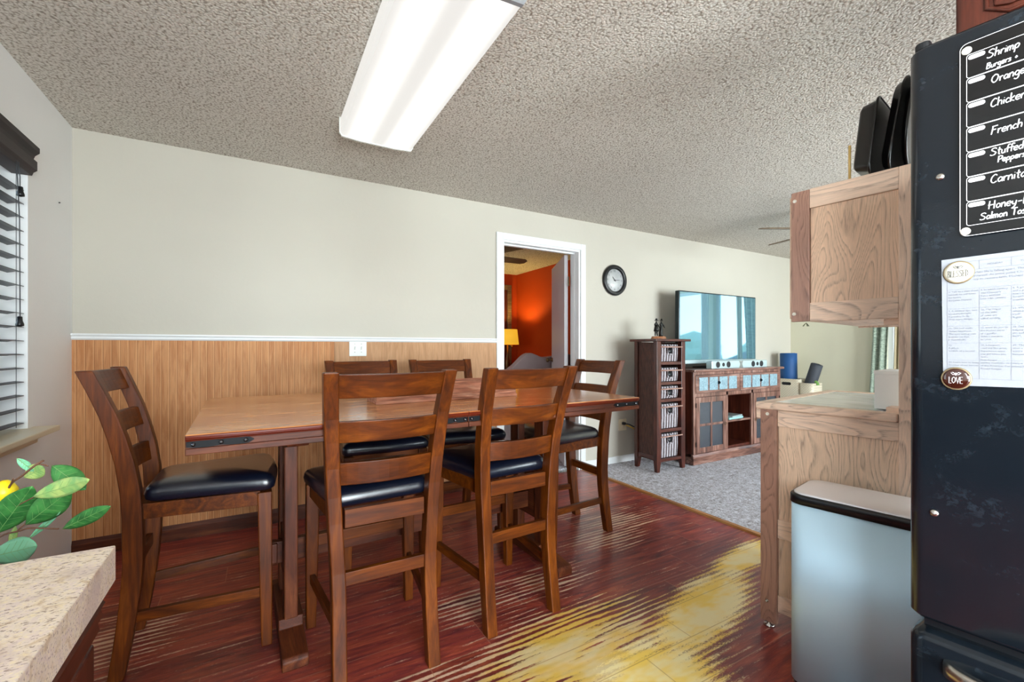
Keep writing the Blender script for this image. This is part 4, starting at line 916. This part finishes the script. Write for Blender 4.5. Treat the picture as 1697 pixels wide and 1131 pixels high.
# single-stroke lettering
G = {
'S': ([[(.55,.85),(.4,1),(.15,.95),(.08,.75),(.3,.55),(.5,.35),(.4,.08),(.1,.03),(0,.15)]], .65),
'h': ([[(.05,1.05),(.05,0)], [(.05,.35),(.2,.55),(.35,.45),(.37,0)]], .48),
'r': ([[(.05,.55),(.08,0)], [(.08,.35),(.2,.53),(.33,.5)]], .38),
'i': ([[(.08,.5),(.08,0)], [(.08,.72),(.085,.74)]], .2),
'm': ([[(.05,.55),(.05,0)], [(.05,.35),(.17,.55),(.27,.4),(.27,0)], [(.27,.35),(.4,.55),(.5,.4),(.52,0)]], .64),
'p': ([[(.05,.52),(.05,-.4)], [(.05,.4),(.22,.55),(.38,.38),(.28,.05),(.05,.08)]], .48),
'B': ([[(.05,1),(.05,0)], [(.0,1),(.35,.95),(.4,.72),(.08,.52),(.45,.4),(.42,.08),(.02,0)]], .56),
'u': ([[(.05,.52),(.06,.12),(.2,0),(.35,.15),(.36,.52)], [(.36,.52),(.38,0)]], .46),
'g': ([[(.38,.45),(.2,.56),(.04,.3),(.18,.04),(.36,.18)], [(.38,.52),(.38,-.2),(.22,-.42),(.02,-.3)]], .48),
'e': ([[(.05,.28),(.36,.32),(.28,.55),(.08,.48),(.03,.2),(.16,0),(.36,.08)]], .44),
's': ([[(.32,.48),(.14,.55),(.06,.42),(.26,.24),(.24,.04),(.02,.03)]], .38),
'+': ([[(.05,.35),(.4,.35)], [(.22,.55),(.22,.15)]], .5),
'O': ([[(.35,1),(.08,.8),(.03,.35),(.25,.02),(.52,.3),(.55,.75),(.35,1),(.2,.95)]], .68),
'a': ([[(.36,.45),(.2,.56),(.03,.3),(.15,.02),(.34,.2)], [(.36,.52),(.4,0)]], .46),
'n': ([[(.05,.55),(.05,0)], [(.05,.35),(.22,.56),(.34,.42),(.36,0)]], .46),
'C': ([[(.5,.85),(.32,1),(.08,.7),(.05,.25),(.25,0),(.52,.15)]], .6),
'c': ([[(.34,.45),(.2,.55),(.04,.3),(.15,.02),(.35,.08)]], .4),
'k': ([[(.05,1.05),(.05,0)], [(.36,.6),(.06,.25),(.38,0)]], .46),
'F': ([[(.08,1),(.05,0)], [(.0,.98),(.5,1.0)], [(.06,.55),(.4,.56)]], .55),
't': ([[(.18,.95),(.16,.1),(.3,0)], [(.02,.6),(.36,.62)]], .38),
'f': ([[(.4,.95),(.25,1.05),(.14,.8),(.14,0)], [(0,.55),(.36,.57)]], .36),
'd': ([[(.35,.42),(.18,.55),(.03,.28),(.16,.02),(.35,.2)], [(.38,1.05),(.38,0)]], .46),
'P': ([[(.08,1),(.06,0)], [(0,.98),(.4,1),(.5,.75),(.35,.5),(.06,.48)]], .56),
'N': ([[(.05,0),(.05,1),(.45,0),(.46,1)]], .58), 'T': ([[(0,1),(.55,1)], [(.27,1),(.27,0)]], .6),
'o': ([[(.2,.55),(.04,.35),(.12,.03),(.32,.12),(.36,.4),(.2,.55)]], .44),
'l': ([[(.08,1.05),(.08,0)]], .2), 'H': ([[(.05,1),(.05,0)], [(.5,1),(.5,0)], [(-.05,.5),(.6,.52)]], .66),
'y': ([[(.05,.52),(.1,.15),(.3,.15)], [(.38,.52),(.3,-.1),(.05,-.4)]], .46), '-': ([[(.08,.35),(.4,.38)]], .5),
'L': ([[(.08,1),(.06,0),(.45,.02)]], .5), 'E': ([[(.45,1),(.06,1),(.06,0),(.45,0)], [(.06,.52),(.38,.52)]], .52), 'D': ([[(.06,1),(.06,0),(.35,.08),(.5,.5),(.35,.92),(.06,1)]], .6),
'V': ([[(0,1),(.25,0),(.5,1)]], .55), 'I': ([[(.06,1),(.06,0)]], .2), ' ': ([], .35)}
def write(mb, txt, x, z, h, w, y, slant=.12, rise=0., sharp=False):
    cx = x
    for ch in txt:
        st, adv = G[ch]
        for s in st:
            pts = [(cx+(p[0]+slant*p[1])*h, y, z+p[1]*h+rise*(cx-x)) for p in s]
            pp = pts if sharp or len(pts) < 3 else catmull(pts, 4)
            pp = [Vector(p) for p in pp]
            # flat ribbon with small thickness
            mb.tube(pp, w, 5, False)
        cx += adv*h
    return cx
# memo board
mbd = thing('memo_board', 'black weekly menu board with white handwriting on the refrigerator door', 'board', (FO[0], FO[1], 0), -83.7, None)
bx0, bx1, bz0, bz1 = .056, .40, 1.362, 1.711
MB().prism(rrect(bx0, bx1, bz0, bz1, .010, 5), -.0045, -.0015, 'y').build('board_sheet', M['board'], mbd)
def outline_tube(poly, y, r, closed=True):
    p = [(q[0], y, q[1]) for q in poly]
    return MB().tube(p+([p[0]] if closed else []), r, 5, False)
outline_tube(rrect(bx0+.001, bx1-.001, bz0+.001, bz1-.001, .010, 5), -.005, .0005).build('board_border', M['chalk'], mbd)
rows = [(1.6885, 1.6465), (1.6455, 1.603), (1.602, 1.558), (1.557, 1.5135), (1.5125, 1.469), (1.468, 1.4245), (1.4235, 1.381)]
ln = MB()
for t, b in rows:
    poly = rrect(.0655, bx1-.008, b, t, .004, 4); p = [(q[0], -.005, q[1]) for q in poly]; ln.tube(p+[p[0]], .0005, 5, False)
ln.build('day_lines', M['chalk'], mbd)
pl = MB(); pt = MB()
for (t, b), dn in zip(rows, ('Sun', 'Mon', 'Tues', 'Wed', 'Thur', 'Fri', 'Sat')):
    pl.prism(rrect(.0675, .0885, t-.010, t-.0025, .0036, 5), -.0056, -.0045, 'y'); put_text(pt, dn, .078, t-.0063, .0055, -.0057)
pl.build('day_label', M['chalk'], mbd); pt.build('day_print', M['pill_ink'], mbd)
for z in (1.697, 1.3715): MB().lathe([(.0068, -.0045), (.0068, -.0062), (.005, -.007), (.0045, -.0062), (0, -.0062)], (.0655 if z > 1.6 else .064, 0, z), 20, 'y').build('magnet_dot', M['bolt'], mbd)
wr = MB(); hh = .0135; th = .00085
write(wr, 'Shrimp', .0905, 1.6695, hh, th, -.0052, .15); write(wr, 'Burgers +', .0895, 1.6515, .0095, .0008, -.0052, .15)
write(wr, 'Orange', .0955, 1.6235, hh, th, -.0052, .1); write(wr, 'Chicken', .0945, 1.582, hh, th, -.0052, .1); write(wr, 'French', .095, 1.534, .0135, th, -.0052, .15)
write(wr, 'Stuffed', .0945, 1.497, .0122, th, -.0052, .1); write(wr, 'Peppers', .103, 1.483, .010, th, -.0052, .1)
write(wr, 'Carnita', .0945, 1.449, .014, th, -.0052, .1); write(wr, 'Honey-L', .092, 1.4045, .0135, th, -.0052, .1); write(wr, 'Salmon Tost', .082, 1.3875, .0115, th, -.0052, .1)
wr.build('handwriting', M['chalk'], mbd)
# calendar page
cal = thing('calendar_page', 'white printed calendar sheet held by magnets on the refrigerator door', 'paper', (FO[0], FO[1], 0), -83.7)
qx1 = .30
MB().prism([(.032, 1.325), (.0345, 1.092), (qx1, 1.097), (qx1, 1.328)], -.0022, -.0012, 'y').build('sheet', M['paper'], cal)
gx = [.040, .081, .119, .157, .195, .233, .271]; gz = [1.317, 1.302, 1.268, 1.233, 1.201, 1.170, 1.139, 1.106]
gl = MB(); q = .00018
for z in gz: gl.box(gx[0], gx[-1], -.0025, -.0022, z-q, z+q)
for i, x in enumerate(gx):
    gl.box(x-q, x+q, -.0025, -.0022, gz[-1], gz[1] if i in (0, 6) else gz[2])
    if i: gl.box(x-q, x+q, -.0025, -.0022, gz[1], gz[0])
gl.build('grid_lines', M['ink'], cal)
tx = MB()
put_text(tx, 'SUNDAY', .060, 1.309, .0042, -.0023); put_text(tx, 'MONDAY', .100, 1.309, .0042, -.0023); put_text(tx, 'TUESDAY', .138, 1.309, .0042, -.0023)
def para(lines, x, z, sz=.0047, lead=.0052):
    for i, l in enumerate(lines): put_text(tx, l, x, z-i*lead, sz, -.0023, 'LEFT')
para(['when life is falling apart. The', 'yourself. At some point Christ will sh', 'try to restore faith. Michael Todd'], .074, 1.299, .0052, .0062)
cells = {(0, 2): ['2. Talk to a man about', 'himself, he will listen', 'for hours.', 'Benjamin Disraeli'], (1, 2): ['3. In which century', 'was Chaucer\'s', 'Tales written?', 'Late 14th century'], (2, 2): ['4. A good head', 'and a good', 'heart are', 'formidable', 'combination'],
(0, 3): ['9. A century ago, two', 'brothers thought', 'it possible to fly.', 'They were Wright.'], (1, 3): ['10. The ridges', 'on the sides', 'of coins are', 'called reeding.'], (2, 3): ['11. Who', 'when it is', 'cold?', 'It gets'],
(0, 4): ['16. The fool seeks', 'distant happiness,', 'The wise man grows', 'it under his feet.', 'J. Oppenheim'], (1, 4): ['17. How do you fix', 'the broken parts', 'of a gorilla?', 'With a monkey', 'wrench.'], (2, 4): ['18. Did', 'helping', 'the end', 'Sam L.'],
(0, 5): ['23.', 'A jiffy is', '1/100th of a second'], (1, 5): ['24. Education:', 'read the fine print.', 'Experience: what', 'you get when you', 'don\'t.', 'Pete Seeger'], (2, 5): ['25. The', 'once a', 'born a', 'become'],
(0, 6): ['30. Learn how to listen', 'Another about heroes', 'walk'], (1, 6): ['Lasting economic recovery is', 'of the American free enterprise', 'Ronald Reagan']}
for (cx_, r_), L_ in cells.items(): para(L_, gx[cx_]+.0015, gz[r_]-.002, .0042, .0052)
tx.build('printed_text', M['ink'], cal)
def magnet(label, x, z, mt, ink, word):
    t = thing('magnet', label, 'magnet', (FO[0], FO[1], 0), -83.7, 'round magnets holding the calendar page')
    MB().lathe([(.0205, -.0026), (.0208, -.004), (.0195, -.006), (.0185, -.006)], (x, 0, z), 36, 'y').build('rim', M['mag_rim'], t)
    MB().lathe([(.0190, -.0028), (.0190, -.0058), (.015, -.0072), (.008, -.0082), (0, -.0085)], (x, 0, z), 36, 'y').build('dome', mt, t)
    w = MB(); wd = sum(G[c][1] for c in word); h = .0078; s = .0042*7/len(word)/.55*.85
    cxx = x-.0135 if len(word) > 5 else x-.0095
    for ch in word:
        st, adv = G[ch]; sxk = (.0270 if len(word) > 5 else .0190)/wd
        for s_k in st: w.tube([(cxx+p[0]*sxk, -.0084, z-.0085+p[1]*.0115) for p in s_k], .00042, 5, False)
        cxx += adv*sxk
    w.build('lettering', ink, t)
    m2 = MB()
    for s in (-1, 1):
        m2.tube([(x, -.0085, z+.0085), (x+s*.004, -.0082, z+.0115), (x+s*.0065, -.0078, z+.0105), (x+s*.004, -.0082, z+.0075), (x, -.0085, z+.0075)], .0005, 5, False)
    m2.tube([(x, -.0085, z+.011), (x, -.0085, z+.006)], .0007, 5, False); m2.build('winged_mark', ink, t)
magnet('cream round magnet reading BLESSED at the top of the calendar page', .055, 1.299, M['mag_cream'], M['clock_ink'], 'BLESSED')
magnet('dark brown round magnet reading LOVE at the bottom of the calendar page', .052, 1.105, M['mag_brown'], M['chalk'], 'LOVE')

# ------------------------------------------------------------ near counter
kc = thing('kitchen_counter', 'speckled beige laminate countertop on a dark raised panel cabinet, lower left corner', 'counter', (-.156, .725, 0), 0)
MB().box(-.742, 0, -1.6, 0, .870, .914).build('countertop', M['laminate'], kc, bevel=.0015)
MB().box(-.74, -.018, -1.58, -.036, .1, .870).build('cabinet_box', M['cherry_z'], kc)
MB().box(-.72, -.06, -1.56, -.06, 0, .1).build('toe_kick', M['black'], kc)
MB().prism([(-.018, .866), (-.006, .866), (-.002, .860), (-.006, .853), (-.004, .845), (-.009, .838), (-.007, .829), (-.012, .822), (-.018, .820)], -1.58, -.034, 'y').build('top_molding', M['cherry_y'], kc)
MB().box(-.018, -.010, -.62, -.040, .12, .818).build('panel', M['cherry_z'], kc, bevel=.003)
MB().box(-.011, -.004, -.56, -.10, .18, .765).build('raised_panel', M['cherry_z'], kc, bevel=.005)

# ------------------------------------------------------------ lemon branch plant
T_ = math.atan(418.5/730); S_n, C_s = math.sin(T_), math.cos(T_)
def P3(u, v, s): x = (u-848.5)/730; return Vector(((S_n+x*C_s)*s, (C_s-x*S_n)*s, HC-(v-578)/730*s))
pt_ = thing('lemon_plant', 'artificial lemon branches with green leaves rising behind the speckled counter', 'plant', (-.62, 1.10, 0))
off_ = Vector((-.62, 1.10, 0))
MB().lathe([(.075, 0), (.09, .02), (.10, .25), (.085, .45), (.06, .56), (.07, .62), (.063, .62), (.05, .56), (.06, .45)], (0,0,0), 32).build('vase', M['vase'], pt_)
def q3(u, v, s): return P3(u, v, s)-off_
def stem(pts, r): MB().tube(catmull(pts, 5), r, 7).build('branch', M['twig'], pt_)
root = Vector((0, 0, .55))
stem([root, Vector((.02, 0, .75)), q3(-60, 900, .74), q3(0, 848, .72), q3(16, 806, .71), q3(38, 788, .7), q3(58, 772, .7), q3(72, 764, .7)], .0016)
stem([q3(58, 772, .7), q3(68, 770, .7), q3(80, 773, .7)], .001)
stem([q3(16, 806, .71), q3(22, 794, .7)], .001)
stem([root, Vector((.03, -.01, .7)), q3(-40, 920, .72), q3(0, 890, .7), q3(30, 881, .69), q3(50, 876, .69), q3(97, 877, .69)], .0013)
stem([q3(28, 881, .69), q3(42, 868, .69)], .001); stem([q3(0, 855, .7), q3(30, 838, .7), q3(55, 825, .7)], .001)
def leaf(a, b, sa, sb, w, mt, bend=.06, twist=0.):
    A, B = q3(*a, sa), q3(*b, sb); d = B-A; L = d.length; view = (P3((a[0]+b[0])/2, (a[1]+b[1])/2, 1)-Vector((0, 0, HC))).normalized()
    side = d.cross(view).normalized(); nrm = side.cross(d).normalized()
    side = (side*math.cos(twist)+nrm*math.sin(twist)).normalized(); nrm = side.cross(d).normalized()
    W_ = w*.5*.7/730; rows = []; n = 12
    for k in range(n+1):
        t = k/n; hw = W_*(math.sin(PI*t**.8)**.85 if 0 < t < 1 else 0.02); c = A+d*t+nrm*(bend*L*math.sin(PI*t)); row = []
        for j in range(-3, 4):
            u = j/3; row.append(c+side*hw*u+nrm*(abs(u)*hw*.28+.0004*math.sin(k*1.9)*abs(u)))
        rows.append(row)
    o = MB().loft(rows, True, False, False).build('leaf', mt, pt_); md = o.modifiers.new('th', 'SOLIDIFY'); md.thickness = .0005
    vn = MB().tube([A+d*(k/8)+nrm*(bend*L*math.sin(PI*k/8)-.0006) for k in range(9)], [.0005-.00004*k for k in range(9)], 5)
    for k in range(1, 7):
        t = k/8; hw = W_*math.sin(PI*t**.8)*.75; c = A+d*t+nrm*(bend*L*math.sin(PI*t)-.0005)
        for s in (-1, 1): vn.tube([c, c+d*.09+side*hw*s+nrm*(hw*.2)], .00018, 4)
    vn.build('leaf_vein', M['leafvein'], o)
leaf((104, 877), (184, 839), .69, .68, 24, M['leaf'])
leaf((43, 870), (118, 812), .69, .68, 42, M['leaf'])
leaf((55, 824), (149, 795), .68, .66, 28, M['leaf_pale'])
leaf((86, 772), (142, 812), .71, .70, 34, M['leaf'])
leaf((-4, 884), (54, 806), .70, .69, 46, M['leaf'])
leaf((-20, 925), (62, 905), .70, .68, 42, M['leaf_mint'])
leaf((28, 760), (56, 782), .71, .71, 12, M['leaf_mint'], .1)
leaf((40, 792), (73, 775), .71, .71, 26, M['leaf_pale'], .1)
leaf((48, 893), (101, 848), .70, .70, 9, M['leaf_mint'])
leaf((18, 905), (26, 872), .71, .71, 10, M['leaf_pale'])
le = q3(8, 817, .715); MB().lathe([(0, -.022), (.004, -.020), (.010, -.015), (.0155, -.004), (.0155, .005), (.010, .015), (.004, .020), (0, .0205)], (le.x, le.y, le.z), 24).build('lemon', M['lemon'], pt_)

# ------------------------------------------------------------ outside, seen reflected in the television
struct(MB().box(-14, 60, -60, 60, -3.4, -3.2).build('ground', M['lawn']))
def house(x, y, w, d, h, rz, lab):
    t = thing('house', lab, 'house', (x, y, -3.2), rz, 'houses beyond the far window')
    MB().box(-w/2, w/2, -d/2, d/2, 0, h).build('walls', M['siding'], t); MB().prism([(-w/2-.4, h), (w/2+.4, h), (0, h+2.)], -d/2-.3, d/2+.3, 'y').build('roof', M['roof'], t)
house(26, 7, 9, 7, 3.2, 90, 'grey roofed house outside, left one beyond the far window'); house(27, -6.5, 9, 7, 3.2, 80, 'grey roofed house outside, right one beyond the far window')
for k in range(9):
    b = bmesh.new(); bmesh.ops.create_icosphere(b, subdivisions=3, radius=1.)
    for v in b.verts: v.co *= 1+random.uniform(-.12, .12)
    me = bpy.data.meshes.new('crown'); b.to_mesh(me); b.free(); me.materials.append(M['tree'])
    t = thing('tree', 'green tree behind the houses, seen only in the television reflection', 'tree', (38+random.uniform(-1, 1), -30+k*7, -3.2), 0, 'trees beyond the far window')
    o = bpy.data.objects.new('crown', me); COL.objects.link(o); o.parent = t; o.scale = (2.6, 2.6, 2.2+random.uniform(0, .8)); o.location = (0, 0, 3.1)
    MB().tube([(0, 0, 0), (0, 0, 2.0)], .2).build('trunk', M['twig'], t)

# ------------------------------------------------------------ world, camera, view
w = bpy.data.worlds.new('sky'); scn.world = w; w.use_nodes = True; nt = w.node_tree; bg = nt.nodes['Background']
tcn = nt.nodes.new('ShaderNodeTexCoord'); sx = nt.nodes.new('ShaderNodeSeparateXYZ'); rp = nt.nodes.new('ShaderNodeValToRGB')
nt.links.new(tcn.outputs['Generated'], sx.inputs[0]); nt.links.new(sx.outputs[2], rp.inputs[0]); nt.links.new(rp.outputs[0], bg.inputs[0])
e = rp.color_ramp.elements; e[0].position = 0.; e[0].color = (.86, .95, 1, 1); e[1].position = .6; e[1].color = (.42, .66, 1, 1)
bg.inputs[1].default_value = 3.6
def window_light(loc, rot, sx_, sy_, e_, c=(1, .98, .95)):  # area fills set outside the added windows, all out of view
    l = bpy.data.lights.new('daylight', 'AREA'); l.shape = 'RECTANGLE'; l.size = sx_; l.size_y = sy_; l.energy = e_; l.color = c  # added area fill, outside a made-up window
    o = bpy.data.objects.new('daylight', l); COL.objects.link(o); o.location = loc; o.rotation_euler = rot  # object for the added area fill
window_light((4.5, SY-.17, 1.22), (R(90+12), 0, 0), 2.38, 1.73, 320, (.90, .96, 1))  # added fill behind the larger made-up front opening
window_light((.15, SY-.17, 1.10), (R(90+8), 0, 0), 1.76, 1.98, 225, (.92, .97, 1))  # added fill behind the other made-up front opening
l = bpy.data.lights.new('bedroom_fill', 'AREA'); l.size = 1.2; l.energy = 9; l.color = (1, .96, .94); o = bpy.data.objects.new('bedroom_fill', l); COL.objects.link(o); o.location = (.46, 4.9, 1.4); o.rotation_euler = (0, R(-90), 0)  # added area fill inside the bedroom, no window behind it
window_light((LX-.17, -1.45, 1.60), (0, R(-90-8), 0), 1.08, 1.48, 175, (.92, .97, 1))  # added fill behind the made-up second left window
cam = bpy.data.cameras.new('camera'); co_ = bpy.data.objects.new('camera', cam); COL.objects.link(co_); scn.camera = co_
co_.location = (0, 0, HC); co_.rotation_euler = (R(90), 0, -math.atan(418.5/730)); cam.sensor_width = 36; cam.lens = 730/1697*36; cam.shift_y = 12.5/1697; cam.clip_start = .05
vs_ = scn.view_settings; vs_.view_transform = 'Standard'; vs_.look = 'None'; vs_.gamma = 1; vs_.exposure = 0.4; vs_.use_curve_mapping = False
scn.cycles.max_bounces = 8; scn.cycles.diffuse_bounces = 5
